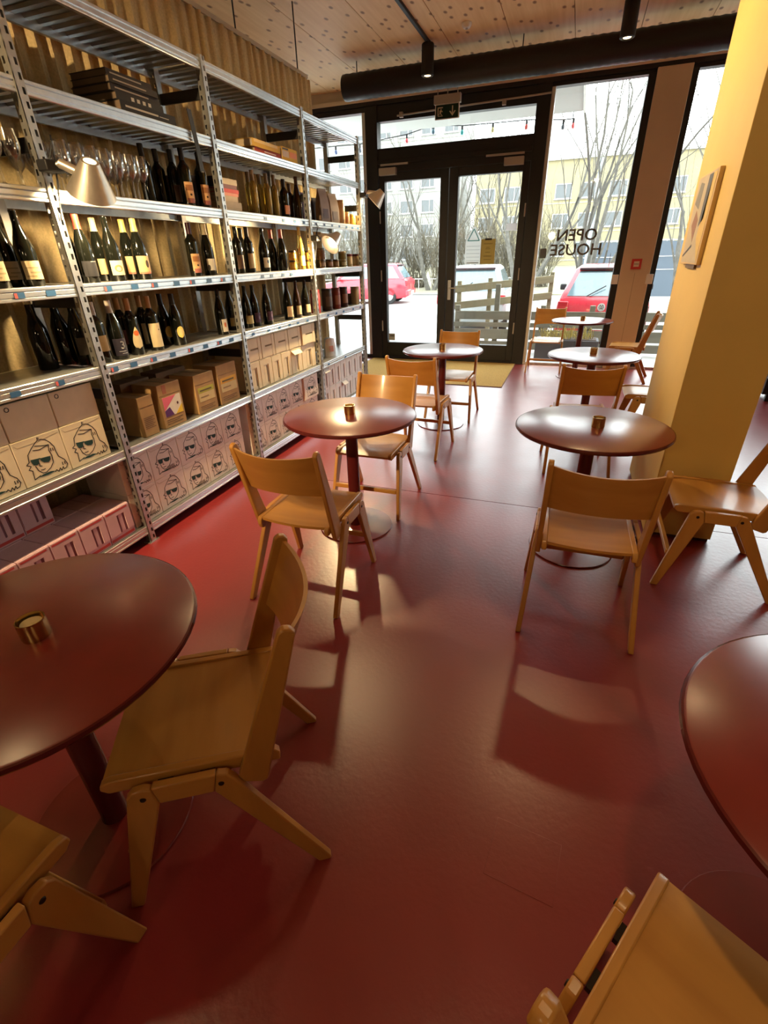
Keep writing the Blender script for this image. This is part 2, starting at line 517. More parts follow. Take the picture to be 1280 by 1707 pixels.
pane(0.99, 2.9, 0.035, 3.38, w3); pane(2.98, XR, 0.035, 3.38, w3)
post = structure(MB().box(0.55, 0.92, YW - 0.06, YW + 0.2, 0, 3.42).obj('trim_1', M_CLAD, bevel=0.004))
MB().box(0.733, 0.737, YW - 0.0615, YW - 0.06, 0.02, 1.28).obj('cladding_joint', pbsdf('joint_brown', (0.30, 0.20, 0.13), 0.7), post)
for x in (0.50, 0.93):
    MB().box(x - 0.045, x + 0.04, YW - 0.075, YW - 0.061, 1.14, 1.26).obj('white_clip', M_WHITE, post, bevel=0.004)
# white lettering on the fixed light, meant for the street
MET = pbsdf('grey_vinyl_lettering', (0.26, 0.26, 0.25), 0.6)
for s, x0, x1, z0, z1 in (('OPEN', -0.34, 0.18, 1.685, 1.83), ('HOUSE', -0.41, 0.26, 1.505, 1.65)):
    me = text_mesh(s, 0.2, 'lettering', 0.003)
    lo = [min(v.co[i] for v in me.vertices) for i in range(3)]; hi = [max(v.co[i] for v in me.vertices) for i in range(3)]
    for v in me.vertices:
        u = (v.co.x - lo[0]) / (hi[0] - lo[0]); t = (v.co.y - lo[1]) / (hi[1] - lo[1])
        v.co = Vector((x1 - u * (x1 - x0), YW + 0.0745 + v.co.z, z0 + t * (z1 - z0)))
    link('lettering', me, MET, w2)
# the little box sign after the lettering
b_ = MB().box(-0.55, -0.46, YW + 0.0735, YW + 0.075, 1.48, 1.60).obj('lettering', MET, w2)
# yellow pillar
pil = structure(MB().box(0.605, 0.965, 2.93, 3.93, 0.02, ZC).obj('pillar', M_PAINT, bevel=0.003))
MB().box(0.615, 0.955, 2.94, 3.92, 0, 0.02).obj('plinth', pbsdf('plinth_dark', (0.08, 0.03, 0.02), 0.7), pil)

# pleated curtain behind the shelving, hung from rods
def curtain():
    t = thing('curtain', 'tan pleated felt curtain hanging behind the metal shelving', 'curtain', (-2.80, 0, 0))
    rnd = random.Random(3)
    ys, y = [], -2.2
    rows = []
    while y < 5.57:
        p = rnd.uniform(0.085, 0.13)
        for q in range(8):
            ph = q / 8 * 2 * math.pi
            rows.append((y + p * q / 8, 0.030 * (0.5 + 0.5 * math.cos(ph)) ** 2 + 0.004 * math.cos(2 * ph + 0.6)))
        y += p
    n = len(rows)
    zs = [0.03, 0.6, 1.2, 1.8, 2.4, 2.9, 3.12]
    vs, fs = [], []
    for j, z in enumerate(zs):
        for i, (yy, xx) in enumerate(rows):
            w = 1.0 if j < len(zs) - 1 else 0.8
            vs.append((xx * w + 0.006 * math.sin(z * 2.1 + i * 0.3), yy + 0.01 * math.sin(z * 1.7 + i * 0.11), z))
    for j in range(len(zs) - 1):
        for i in range(n - 1):
            fs.append((j * n + i, j * n + i + 1, (j + 1) * n + i + 1, (j + 1) * n + i))
    o = MB().add(vs, fs).obj('fabric', M_CURT, t, True)
    md = o.modifiers.new('felt_thickness', 'SOLIDIFY'); md.thickness = 0.006
    MB().box(-0.022, 0.022, -2.2, 5.58, 3.12, 3.15).obj('rail', pbsdf('rail_felt', (0.50, 0.40, 0.28), 0.8), t)
    for yy in (0.4, 1.4, 2.4, 3.4, 4.42, 5.42):
        MB().tube([(0, yy, 3.15), (0, yy, ZC)], 0.006, 6).obj('hanging_rod', M_BLACK2, t, True)
curtain()

# round ventilation duct below the ceiling
dt = thing('ventilation_duct', 'long black round ventilation duct under the wooden ceiling', 'duct', (0, 7.06, 3.395))
ring = []
prof = []
x = -3.02
i = 0
while x < 4.9:
    prof.append((0.132 if i % 2 else 0.127, x)); x += 0.045; i += 1
m_ = MB().lathe([(0, -3.02)] + prof + [(0, 4.9)], 28)
m_.v = [(z, x_, y_) for (x_, y_, z) in m_.v]
m_.obj('duct_pipe', M_BLACK, dt, True)
for xx in (-2.85, -0.9, 1.1, 3.1):
    MB().tube([(xx, 0, 0.12), (xx, 0, ZC - 3.395)], 0.006, 6).obj('hanger', M_BLACK2, dt, True)

# track rails and can spots on the ceiling
def can_spot(x, y, label, power, tilt=(0, 0), cone=105, length=0.30, rad=0.068):
    t = thing('ceiling_spotlight', label, 'spotlight', (x, y, ZC), 0, 'black can spotlights on the ceiling tracks')
    MB().lathe([(0, -0.012), (0.03, -0.012), (0.03, -0.03), (rad * 0.9, -0.03), (rad, -0.04), (rad, -length), (rad * 0.8, -length - 0.008), (rad * 0.62, -length + 0.02), (0, -length + 0.02)], 24).obj('can', M_BLACK2, t, True)
    MB().lathe([(0, -length - 0.0005), (rad * 0.52, -length - 0.0005), (rad * 0.52, -length + 0.018), (0, -length + 0.018)], 20).obj('lens', pbsdf('lit_spot_lens', (1, 0.85, 0.6), 0.4, emit=(1.0, 0.72, 0.38), estr=6.0), t, True)
    l = bpy.data.lights.new('spot_light', 'SPOT')
    l.energy = power; l.color = WARM; l.spot_size = R(cone); l.spot_blend = 0.8; l.shadow_soft_size = 0.06
    lo = bpy.data.objects.new('spot_light', l)
    COL.objects.link(lo); lo.parent = t
    lo.location = (0, 0, -length - 0.012); lo.rotation_euler = tilt
    return t
for x, lab in ((-1.89, 'black ceiling track ending at the can spotlight above the glass doors'), (0.13, 'black ceiling track by the yellow pillar, ending near the big duct')):
    tr = tag(MB().box(x - 0.018, x + 0.018, -2.6, 6.84, ZC - 0.03, ZC).obj('ceiling_track', M_BLACK2, bevel=0.003), lab, 'track')
def aim(p, q):
    """tilt of a spot at p that points it at q"""
    d = (Vector(q) - Vector(p)).normalized()
    e = (-d).to_track_quat('Z', 'Y').to_euler()
    return (e.x, e.y, e.z)
ZS = ZC - 0.31
SP = [(-1.89, 6.79, 'black can spotlight in front of the duct, left of the exit sign', 0.25, (-1.89, 6.79, 0), 90),
      (0.13, 6.55, 'black can spotlight at the upper right beside the yellow pillar', 0.4, (0.13, 6.55, 0), 90),
      (-1.89, 3.75, 'black can spotlight over the tables along the shelving', 0.42, (-1.8, 2.6, 0), 85),
      (-1.89, 4.7, 'black can spotlight washing the yellow pillar from the shelving side', 3.6, (0.6, 3.4, 2.1), 48),
      (0.13, 3.85, 'black can spotlight beside the pillar above the second table', 0.24, (0.13, 2.9, 0), 90),
      (-1.89, 0.2, 'black can spotlight above the table nearest the shelving', 0.10, (-1.6, 1.0, 0), 75),
      (0.13, 0.3, 'black can spotlight above the nearest chairs, turned to the right-hand table', 0.30, (0.85, 0.85, 0.7), 55),
      (0.13, -0.9, 'added can spotlight for fill, unseen behind the camera, turned to the yellow pillar', 0.7, (0.8, 2.6, 1.5), 55),  # unseen spot added to brighten the near face of the pillar
      (-1.89, -1.6, 'added can spotlight for fill, unseen behind the camera, turned to the shelving', 6.5, (-2.5, 2.7, 1.1), 52)]  # unseen spot added to brighten the shelf fronts
for x, y, lab, k, tgt, cone in SP:
    can_spot(x, y, lab, SPOT_W * k, aim((x, y, ZS), tgt), cone)
# unseen globe pendants, added behind the camera as warm fill
def fill(x, y, z, label, power):
    t = thing('fill_globe', label, 'lamp', (x, y, ZC), 0, 'unseen globe pendants added as fill light')
    MB().lathe([(0, 0), (0.05, 0), (0.05, -0.02), (0, -0.025)], 20).obj('ceiling_rose', M_BLACK2, t, True)
    MB().tube([(0, 0, -0.02), (0, 0, z - ZC + 0.12)], 0.004, 6).obj('flex', M_BLACK2, t, True)
    MB().lathe([(0.11 * math.sin(math.pi * k / 14), 0.11 * math.cos(math.pi * k / 14)) for k in range(15)], 28, (0, 0, z - ZC)).obj('globe', pbsdf('fill_glow', (0.9, 0.85, 0.75), 0.3, emit=(1.0, 0.76, 0.42), estr=FILL_E), t, True)
for x, y, lab in ((-0.9, -1.5, 'opal globe pendant added unseen behind the camera on the shelving side'), (1.6, -1.5, 'opal globe pendant added unseen behind the camera on the pillar side')):
    fill(x, y, 2.0, lab, 0)
# smoke detector
sd = onz(778, 38, ZC)
t = thing('smoke_detector', 'small white round smoke detector on the ceiling', 'detector', (sd.x, sd.y, ZC))
MB().lathe([(0, 0), (0.05, 0), (0.05, -0.02), (0.035, -0.04), (0, -0.04)], 20).obj('housing', M_WHITE, t, True)
MB().lathe([(0, -0.04), (0.012, -0.04), (0.012, -0.05), (0, -0.05)], 12).obj('sensor', M_GREY, t, True)
# exit sign
t = thing('exit_sign', 'green emergency exit sign hanging in front of the door transom', 'sign', (-1.885, 7.75, 0))
MB().box(-0.175, 0.175, -0.03, 0.03, 3.275, 3.37).obj('housing', M_GREY, t, bevel=0.004)
MB().box(-0.16, 0.16, -0.012, 0.012, 3.12, 3.275).obj('sign_panel', M_WHITE, t, bevel=0.002)
pf = MB().box(-0.148, 0.148, -0.0135, -0.0122, 3.127, 3.268).obj('sign_face', pbsdf('exit_green', (0.005, 0.035, 0.02), 0.4), t)
ar = [(0.072, 3.145), (0.115, 3.195), (0.100, 3.20), (0.079, 3.175), (0.079, 3.25), (0.065, 3.25), (0.065, 3.175), (0.044, 3.20), (0.029, 3.195)]
SIGN_W = pbsdf('sign_cream', (0.75, 0.70, 0.55), 0.5)
MB().prism(ar, 'Y', -0.0146, -0.0136).obj('arrow', SIGN_W, pf)
g = MB()
g.prism([(-0.125, 3.15), (-0.055, 3.15), (-0.055, 3.158), (-0.117, 3.158)], 'Y', -0.0146, -0.0136)
g.prism([(-0.125, 3.158), (-0.113, 3.158), (-0.113, 3.245), (-0.125, 3.245)], 'Y', -0.0146, -0.0136)
g.prism([(-0.113, 3.235), (-0.055, 3.235), (-0.055, 3.245), (-0.113, 3.245)], 'Y', -0.0146, -0.0136)
g.obj('door_symbol', SIGN_W, pf)
g = MB()
for poly in ([(-0.085, 3.228), (-0.073, 3.228), (-0.073, 3.216), (-0.085, 3.216)], [(-0.098, 3.213), (-0.072, 3.213), (-0.078, 3.185), (-0.098, 3.185)],
             [(-0.098, 3.185), (-0.085, 3.185), (-0.062, 3.163), (-0.070, 3.159)], [(-0.098, 3.185), (-0.09, 3.185), (-0.104, 3.165), (-0.110, 3.169)], [(-0.072, 3.213), (-0.055, 3.198), (-0.058, 3.192), (-0.076, 3.203)]):
    g.prism(poly, 'Y', -0.0146, -0.0136)
g.obj('running_figure', SIGN_W, pf)
for x in (-0.13, 0.0, 0.13):
    MB().tube([(x, 0, 3.37), (x, 0, ZC)], 0.007, 6).obj('hanging_rod', M_GREY, t, True)
# fire alarm switch on the beige post
t = thing('fire_alarm_button', 'red square alarm switch on the beige window post', 'switch', (0.73, YW - 0.06, 1.385))
fr = MB().box(-0.062, 0.062, -0.025, 0, -0.062, 0.062).obj('housing', pbsdf('alarm_red', (0.55, 0.03, 0.025), 0.45), t, bevel=0.004)
MB().box(-0.033, 0.033, -0.0275, -0.025, -0.033, 0.033).obj('window', pbsdf('alarm_cream', (0.75, 0.6, 0.5), 0.5), t)
for x in (-0.018, 0, 0.018):
    MB().lathe([(0, 0), (0.006, 0), (0.006, 0.002), (0, 0.002)], 10).obj('dot', M_INK, t).matrix_local = Matrix.Translation((x, -0.0275, 0)) @ Matrix.Rotation(R(90), 4, 'X')
# coir mat in front of the doors
t = thing('door_mat', 'golden coir mat lying in front of the glass double doors', 'mat', (-1.92, 7.23, 0))
MB().box(-1.2, 1.19, -0.79, 0.79, 0.0, 0.010).obj('pile', M_MAT, t, bevel=0.004)
for a in ((-1.205, -1.2, -0.8, 0.8), (1.19, 1.197, -0.8, 0.8), (-1.2, 1.19, -0.8, -0.79)):
    MB().box(a[0], a[1], a[2], a[3], 0, 0.008).obj('edge_strip', pbsdf('mat_edge', (0.20, 0.11, 0.05), 0.7), t)
# framed picture on the pillar
t = thing('picture', 'small framed abstract picture hanging on the yellow pillar', 'picture', (0.605, 3.47, 1.685))
py0, py1, pz0, pz1 = -0.235, 0.255, -0.212, 0.218
MB().box(-0.022, 0, py0, py1, pz0, pz1).obj('frame', pbsdf('pale_frame', (0.62, 0.44, 0.18), 0.5), t, bevel=0.002)
def art(name, pts, c, d):
    MB().prism([(py0 + a * (py1 - py0), pz0 + b * (pz1 - pz0)) for a, b in pts], 'X', -0.0225 - d, -0.0222 - d).obj(name, flat('art_' + name, c), t)
art('canvas', [(0.06, 0.02), (0.94, 0.02), (0.94, 0.98), (0.06, 0.98)], (0.50, 0.42, 0.28), 0.0003)
art('dark_band', [(0.22, 0.5), (0.42, 0.42), (0.42, 0.97), (0.22, 0.97)], (0.09, 0.08, 0.07), 0.0008)
art('yellow_field', [(0.06, 0.02), (0.36, 0.30), (0.22, 0.97), (0.06, 0.97)], (0.66, 0.46, 0.12), 0.0008)
art('rust_mark', [(0.55, 0.25), (0.8, 0.45), (0.7, 0.62), (0.5, 0.5)], (0.30, 0.14, 0.07), 0.0008)
art('grey_mark', [(0.62, 0.62), (0.9, 0.7), (0.8, 0.93), (0.6, 0.9)], (0.22, 0.2, 0.16), 0.0008)
art('line_mark', [(0.5, 0.2), (0.92, 0.08), (0.93, 0.1), (0.52, 0.23)], (0.05, 0.04, 0.03), 0.0012)
MB().box(-0.012, 0, py0 + 0.1, py0 + 0.35, pz0 - 0.02, pz0 - 0.0005).obj('hanger', pbsdf('picture_hanger', (0.16, 0.10, 0.04), 0.6), t)
# dark cabinet right of the pillar
t = thing('sideboard', 'black low cabinet just visible behind the right edge of the pillar', 'cabinet', (2.75, 6.75, 0))
MB().box(-0.6, 0.6, -0.25, 0.25, 0.08, 0.85).obj('carcass', M_BLACK2, t, bevel=0.004)
MB().box(-0.6, 0.6, -0.255, -0.2505, 0.26, 0.275).obj('metal_strip', M_STEEL, t)
for sx in (-0.55, 0.51):
    for sy in (-0.23, 0.19):
        MB().box(sx, sx + 0.04, sy, sy + 0.04, 0, 0.08).obj('leg', M_BLACK2, t)

# ------------------------------------------------------------------ tables and chairs
def cup(x, y, z, label):
    t = thing('tealight_holder', label, 'candle holder', (x, y, z), 0, 'brass tealight holders on the tables')
    pr = [(0, 0), (0.031, 0)]
    for i in range(9):
        pr += [(0.0325 if i % 2 else 0.0312, 0.003 + i * 0.0055)]
    pr += [(0.0322, 0.052), (0.0295, 0.052), (0.0295, 0.034), (0, 0.034)]
    MB().lathe(pr, 24).obj('cup', M_BRASS, t, True)
    MB().lathe([(0, 0.0342), (0.024, 0.0342), (0.024, 0.042), (0.004, 0.041), (0, 0.043)], 18).obj('candle', M_WAX, t, True)
def table(x, y, label, r=0.388):
    t = thing('round_table', label, 'table', (x, y, 0), 0, 'round red cafe tables')
    tp = MB().lathe([(0, 0.718), (r - 0.03, 0.718), (r - 0.008, 0.722), (r, 0.732), (r - 0.002, 0.741), (r - 0.010, 0.7455), (0, 0.7455)], 64).obj('tabletop', M_TOP, t, True)
    MB().lathe([(r - 0.009, 0.7445), (r - 0.001, 0.741), (r + 0.0012, 0.732), (r - 0.007, 0.7215), (r - 0.012, 0.7212)], 64).obj('edge_band', M_EDGE, tp, True)
    MB().lathe([(0, 0.012), (0.040, 0.012), (0.037, 0.03), (0.037, 0.70), (0.14, 0.712), (0.14, 0.718), (0, 0.718)], 24).obj('column', M_EDGE, t, True)
    MB().lathe([(0, 0), (0.232, 0), (0.235, 0.004), (0.232, 0.009), (0.06, 0.014), (0, 0.014)], 48).obj('base_plate', M_TOP, t, True)
    return t
TB = [(-1.14, 0.535, 'large round dark red table cut by the left edge, nearest the camera', (-1.128, 0.546), 'brass tealight holder on the near left table, candle showing'),
      (-1.135, 2.50, 'round red table with a warm glow beside the shelving, between two chairs', (-1.135, 2.498), 'brass tealight holder on the table beside the shelving'),
      (-1.125, 4.74, 'round red table in front of the glass doors', (-1.125, 4.72), 'brass tealight holder on the table before the glass doors'),
      (0.185, 2.64, 'round red table beside the yellow pillar', (0.211, 2.622), 'brass tealight holder on the table beside the pillar'),
      (0.235, 4.76, 'round red table behind the pillar table, with chairs on two sides', (0.235, 4.774), 'brass tealight holder on the second table of the right row'),
      (0.15, 7.32, 'farthest round red table, right by the window lettering', (0.154, 7.30), 'brass tealight holder on the farthest table by the window'),
      (0.70, 0.76, 'bright red round table cut by the right edge', None, None)]
for x, y, lab, c, cl in TB:
    table(x, y, lab)
    if c: cup(c[0], c[1], 0.7456, cl)

def make_chair(label):
    t = thing('dining_chair', label, 'chair', (0, 0, 0), 0, 'beech cafe chairs')
    # seat: dished plywood
    def hw(v): return 0.168 + 0.012 * v
    def zt(u, v):
        a = (u - 0.5) * 2
        return 0.443 - 0.011 * (1 - a * a) * math.sin(math.pi * min(1, v * 1.1)) - 0.012 * max(0, v - 0.82) / 0.18
    def sy(u, v):
        a = (u - 0.5) * 2
        return -0.165 - 0.018 * (1 - a * a) * (1 - v) + v * 0.415
    MB().slab(lambda u, v: ((u - 0.5) * 2 * hw(v), sy(u, v), zt(u, v)), lambda u, v: ((u - 0.5) * 2 * hw(v), sy(u, v), zt(u, v) - 0.013), 10, 10).obj('seat', M_WOODX, t, True)
    for s in (-1, 1):
        def sx(a, b): return (min(s * a, s * b), max(s * a, s * b))
        x0, x1 = sx(0.169, 0.191)
        MB().prism([(-0.178, 0.405), (-0.178, 0.432), (-0.166, 0.447), (0.225, 0.449), (0.248, 0.440), (0.252, 0.424), (0.235, 0.408)], 'X', x0, x1).obj('seat_rail', M_WOODY, t, bevel=0.004)
        # side frame: knees at seat height, legs splayed outwards
        def splayed(poly):
            g = MB().prism(poly, 'X', 0.2015, 0.2235)
            g.v = [(s * (x + 0.026 * (0.44 - z) / 0.44), y, z) for x, y, z in g.v]
            return g
        splayed([(0.118, 0.382), (0.128, 0.431), (0.145, 0.439), (0.172, 0.435), (0.186, 0.418), (0.274, 0.0), (0.240, 0.0)]).obj('leg', M_WOODZ, t, bevel=0.004)
        splayed([(0.1175, 0.382), (-0.012, 0.382), (-0.024, 0.439), (0.127, 0.439)]).obj('frame_rail', M_WOODY, t, bevel=0.004)
        splayed([(-0.0125, 0.382), (-0.0245, 0.439), (-0.050, 0.434), (-0.066, 0.412), (-0.275, 0.006), (-0.268, 0.0), (-0.238, 0.0)]).obj('leg', M_WOODZ, t, bevel=0.004)
        for by in (0.150, -0.032):
            b = MB().lathe([(0, 0), (0.0075, 0), (0.006, 0.0025), (0, 0.003)], 12).obj('bolt', M_BOLT, t, True)
            b.matrix_local = Matrix.Translation((s * 0.2255, by, 0.408)) @ Matrix.Rotation(R(90 * s), 4, 'Y')
        for by in (0.10, 0.0):
            MB().box(*sx(0.1912, 0.2014), by - 0.018, by + 0.018, 0.410, 0.426).obj('spacer', M_BOLT, t)
        x0, x1 = sx(0.1915, 0.2135)
        MB().prism([(-0.142, 0.368), (-0.128, 0.362), (-0.082, 0.375), (-0.072, 0.40), (-0.222, 0.838), (-0.234, 0.849), (-0.252, 0.846), (-0.262, 0.832)], 'X', x0, x1).obj('back_post', M_WOODZ, t, bevel=0.005)
    # bent plywood backrest
    def bz(v): return 0.615 + 0.215 * v
    def by(u, v):
        a = (u - 0.5) * 2
        z = bz(v) - 0.012 * (1 - a * a) * v
        return -0.168 - (z - 0.615) * 0.352 - 0.052 * (1 - a * a)
    def pz(u, v):
        a = (u - 0.5) * 2
        return bz(v) - 0.012 * (1 - a * a) * v + 0.01 * (1 - a * a) * (1 - v)
    MB().slab(lambda u, v: ((u - 0.5) * 2 * 0.196, by(u, v), pz(u, v)), lambda u, v: ((u - 0.5) * 2 * 0.196, by(u, v) - 0.011, pz(u, v)), 14, 3).obj('backrest', M_WOODX, t, True)
    MB().box(-0.216, 0.216, 0.218, 0.240, 0.175, 0.203).obj('stretcher', M_WOODX, t, bevel=0.004)
    return t
CH = [((-0.80, 0.712), 212.3, 'honey beech chair pulled up to the near left table, its back towards the aisle'),
      ((-1.072, 0.062), 90, 'beech chair cut by the lower left corner, only seat front and leg showing'),
      ((0.372, 0.352), 61, 'beech chair cut by the lower right corner, seat pushed towards the bright red table'),
      ((-1.11, 1.878), 90, 'beech chair with its back to the camera at the table beside the shelving'),
      ((-1.13, 2.90), -90, 'beech chair facing the camera across the table beside the shelving'),
      ((-1.135, 3.995), 86, 'beech chair with its back to the camera at the table before the glass doors'),
      ((-1.085, 5.10), -90, 'beech chair on the coir mat side of the table before the doors, facing the camera'),
      ((0.207, 2.066), 91, 'large beech chair in the middle, back to the camera, at the pillar table'),
      ((0.18, 3.99), 96, 'beech chair just beyond the pillar table, back to the camera'),
      ((0.865, 2.625), 179, 'beech chair at the right edge in front of the yellow pillar, seat shining'),
      ((0.79, 4.80), 180, 'beech chair almost hidden behind the pillar, only a bright seat corner showing'),
      ((0.80, 7.36), 172, 'beech chair side-on before the beige window post'),
      ((-0.28, 7.68), -90, 'beech chair by the window left of the farthest table, facing the camera')]
chair0 = make_chair(CH[0][2])
for i, ((x, y), h, lab) in enumerate(CH):
    o = chair0 if i == 0 else copy_tree(chair0)
    o.location = (x, y, 0); o.rotation_euler = (0, 0, R(h - 90)); o['label'] = lab

# ------------------------------------------------------------------ metal shelving
XF, XK = -2.285, -2.665               # front and rear faces
PY = [0.66, 1.92, 3.19, 4.42, 5.61]   # upright centres
LEV = {'top': 2.615, 's2': 2.24, 's3': 1.856, 's4': 1.467, 's5': 1.077, 's6': 0.615, 's7': 0.115}
PWID = 0.068
shelving = thing('shelving_unit', 'galvanised steel shelving of four bays along the left side', 'shelving', (0, 0, 0))
def upright_mesh(h=2.66):
    """slotted angle: a front flange and a side flange, each with a column of real slots, rolled rib at the corner"""
    g = MB()
    pitch, sl = 0.047, 0.024
    n = int(h / pitch)
    top = n * pitch
    def strip(P):
        """P(a, z, depth) maps a strip coordinate a (0..0.042) to space"""
        cols = [0.0, 0.007, 0.012, 0.023, 0.035, 0.042]
        for i in range(n):
            z0 = i * pitch
            z1, z2 = z0 + pitch - sl, z0 + pitch
            for k in range(5):
                a, b = cols[k], cols[k + 1]
                d = -0.003 if k == 0 else 0.0
                if k == 3:
                    g.add([P(a, z0, d), P(b, z0, d), P(b, z1, d), P(a, z1, d)], [(0, 1, 2, 3)])
                    g.add([P(a, z1, 0), P(b, z1, 0), P(b, z1, 0.003), P(a, z1, 0.003)], [(0, 1, 2, 3)])
                    g.add([P(a, z1, 0), P(a, z2, 0), P(a, z2, 0.003), P(a, z1, 0.003)], [(0, 1, 2, 3)])
                else:
                    g.add([P(a, z0, d), P(b, z0, d), P(b, z2, d), P(a, z2, d)], [(0, 1, 2, 3)])
    strip(lambda a, z, d: (-d, -0.021 + a, z))
    strip(lambda a, z, d: (-a, -0.021 + d, z))
    g.add([(0, 0.021, 0), (-0.042, 0.021, 0), (-0.042, 0.021, top), (0, 0.021, top)], [(0, 1, 2, 3)])
    g.add([(-0.042, -0.021, 0), (-0.042, 0.021, 0), (-0.042, 0.021, top), (-0.042, -0.021, top)], [(0, 1, 2, 3)])
    me = bpy.data.meshes.new('upright')
    me.from_pydata(g.v, [], g.f); me.update()
    return me
UP = upright_mesh()
M_POST = pbsdf('dull_zinc', (0.46, 0.46, 0.45), 0.36, 0.85, noise=0.06, nscale=30)
def lip_profile(x, z, s):
    """rolled edge, seen in section (x, z); s = +1 front, -1 rear"""
    return [(x, z), (x + s * 0.003, z - 0.003), (x + s * 0.003, z - 0.013), (x - s * 0.002, z - 0.016), (x + s * 0.002, z - 0.020),
            (x + s * 0.002, z - 0.036), (x - s * 0.002, z - 0.040), (x + s * 0.003, z - 0.044), (x + s * 0.003, z - 0.052), (x, z - 0.055), (x - s * 0.02, z - 0.055), (x - s * 0.02, z - 0.05), (x - s * 0.006, z - 0.05), (x - s * 0.006, z - 0.004)]
for i, y in enumerate(PY):
    for rear in (0, 1):
        o = link('upright', UP, M_POST, shelving)
        o.location = (XF + 0.008 if not rear else XK - 0.002, y, 0)
        if rear: o.scale = (-1, 1, 1)
        f_ = MB().box(-0.045, 0.008, -0.04, 0.04, 0, 0.006).obj('foot', M_STEEL, o)
    for z in (2.43, 1.99, 1.36, 0.90, 0.42):
        MB().box(XK + 0.04, XF - 0.035, y - 0.008, y + 0.008, z, z + 0.055).obj('side_beam', pbsdf('dark_steel', (0.06, 0.06, 0.062), 0.45, 0.7), shelving)
    if 0 < i < 4:
        g = MB().tube([(XF - 0.03, y + 0.012, 0.14), (XK + 0.03, y + 0.012, 0.58)], 0.009, 6)
        g.obj('side_brace', MATS['dark_steel'], shelving)
SHELF = {}
for b in range(4):
    y0, y1 = PY[b] + 0.024, PY[b + 1] - 0.024
    for nm, z in LEV.items():
        # deck: flat tray with ribs underneath
        g = MB()
        prof = []
        n = int((y1 - y0) / 0.075)
        p = (y1 - y0) / n
        for k in range(n):
            a = y0 + k * p
            prof += [(a, z - 0.004), (a + p * 0.42, z - 0.004), (a + p * 0.52, z - 0.017), (a + p * 0.9, z - 0.017)]
        prof.append((y1, z - 0.004))
        poly = prof + [(y1, z), (y0, z)]
        for k in range(len(prof) - 1):
            (ya, za), (yb, zb) = prof[k], prof[k + 1]
            g.add([(XK + 0.006, ya, za), (XF - 0.006, ya, za), (XF - 0.006, yb, zb), (XK + 0.006, yb, zb)], [(0, 1, 2, 3)])
        g.add([(XK + 0.006, y0, z), (XF - 0.006, y0, z), (XF - 0.006, y1, z), (XK + 0.006, y1, z)], [(0, 3, 2, 1)])
        g.add([(XK + 0.006, y0, z), (XF - 0.006, y0, z), (XF - 0.006, y0, z - 0.004), (XK + 0.006, y0, z - 0.004)], [(0, 1, 2, 3)])
        me = bpy.data.meshes.new('shelf'); me.from_pydata(g.v, [], g.f); me.update()
        s = link('shelf', me, M_GALV2, shelving)
        MB().prism(lip_profile(XF, z + 0.001, 1), 'Y', y0 - 0.002, y1 + 0.002).obj('front_lip', M_GALV, s)
        MB().prism(lip_profile(XK, z + 0.001, -1), 'Y', y0 - 0.002, y1 + 0.002).obj('rear_lip', M_GALV, s)
        SHELF[(b, nm)] = s
def bay_of(y):
    for b in range(4):
        if PY[b] <= y <= PY[b + 1]: return b
    return 3
# price tags along the lips (pixel spots turned into places on the lip)
TAGS = {'s4': [(31, 491), (84, 488), (179, 480), (224, 477.5), (257, 474.5), (294, 472), (320, 469.5), (348, 467), (371, 465), (437, 458), (452, 457), (471, 456), (485, 455)],
        's5': [(189, 612), (222, 605), (255, 597), (287, 589), (317, 582), (342, 576), (365, 569.5), (385, 564), (421, 554.5), (447, 549), (465, 544.5), (482, 540), (496, 537), (512, 533), (546, 521), (560, 517.5), (572, 514), (588, 511), (600, 508), (25, 656), (99, 637)],
        's3': [(442, 364), (472, 367), (491, 369), (506, 370), (526, 371.5), (540, 373), (553, 374), (565, 375), (577, 376.5), (587, 377.5), (596, 378.5)],
        's6': [(547, 599), (575, 588)]}
TAGME = MB().box(0, 0.0012, -0.024, 0.024, -0.012, 0.012).mesh('price_tag')
TAGRED = MB().box(0.0013, 0.002, -0.023, -0.010, -0.010, 0.010).mesh('tag_mark')
for nm, spots in TAGS.items():
    for q, (px, py) in enumerate(spots):
        p = onx(px, py, XF)
        b = bay_of(p.y)
        y = min(max(p.y, PY[b] + 0.07), PY[b + 1] - 0.07)
        s = SHELF[(b, nm)]
        sc = 0.8 if p.y > 3.2 else 1.0
        o = link('price_tag', TAGME, M_TAG, s)
        o.location = (XF + 0.0032, y, LEV[nm] - 0.029); o.scale = (1, sc, sc)
        if p.y < 3.2 and q % 2 == 0:
            r_ = link('price_mark', TAGRED, M_TAGR, s)
            r_.location = o.location

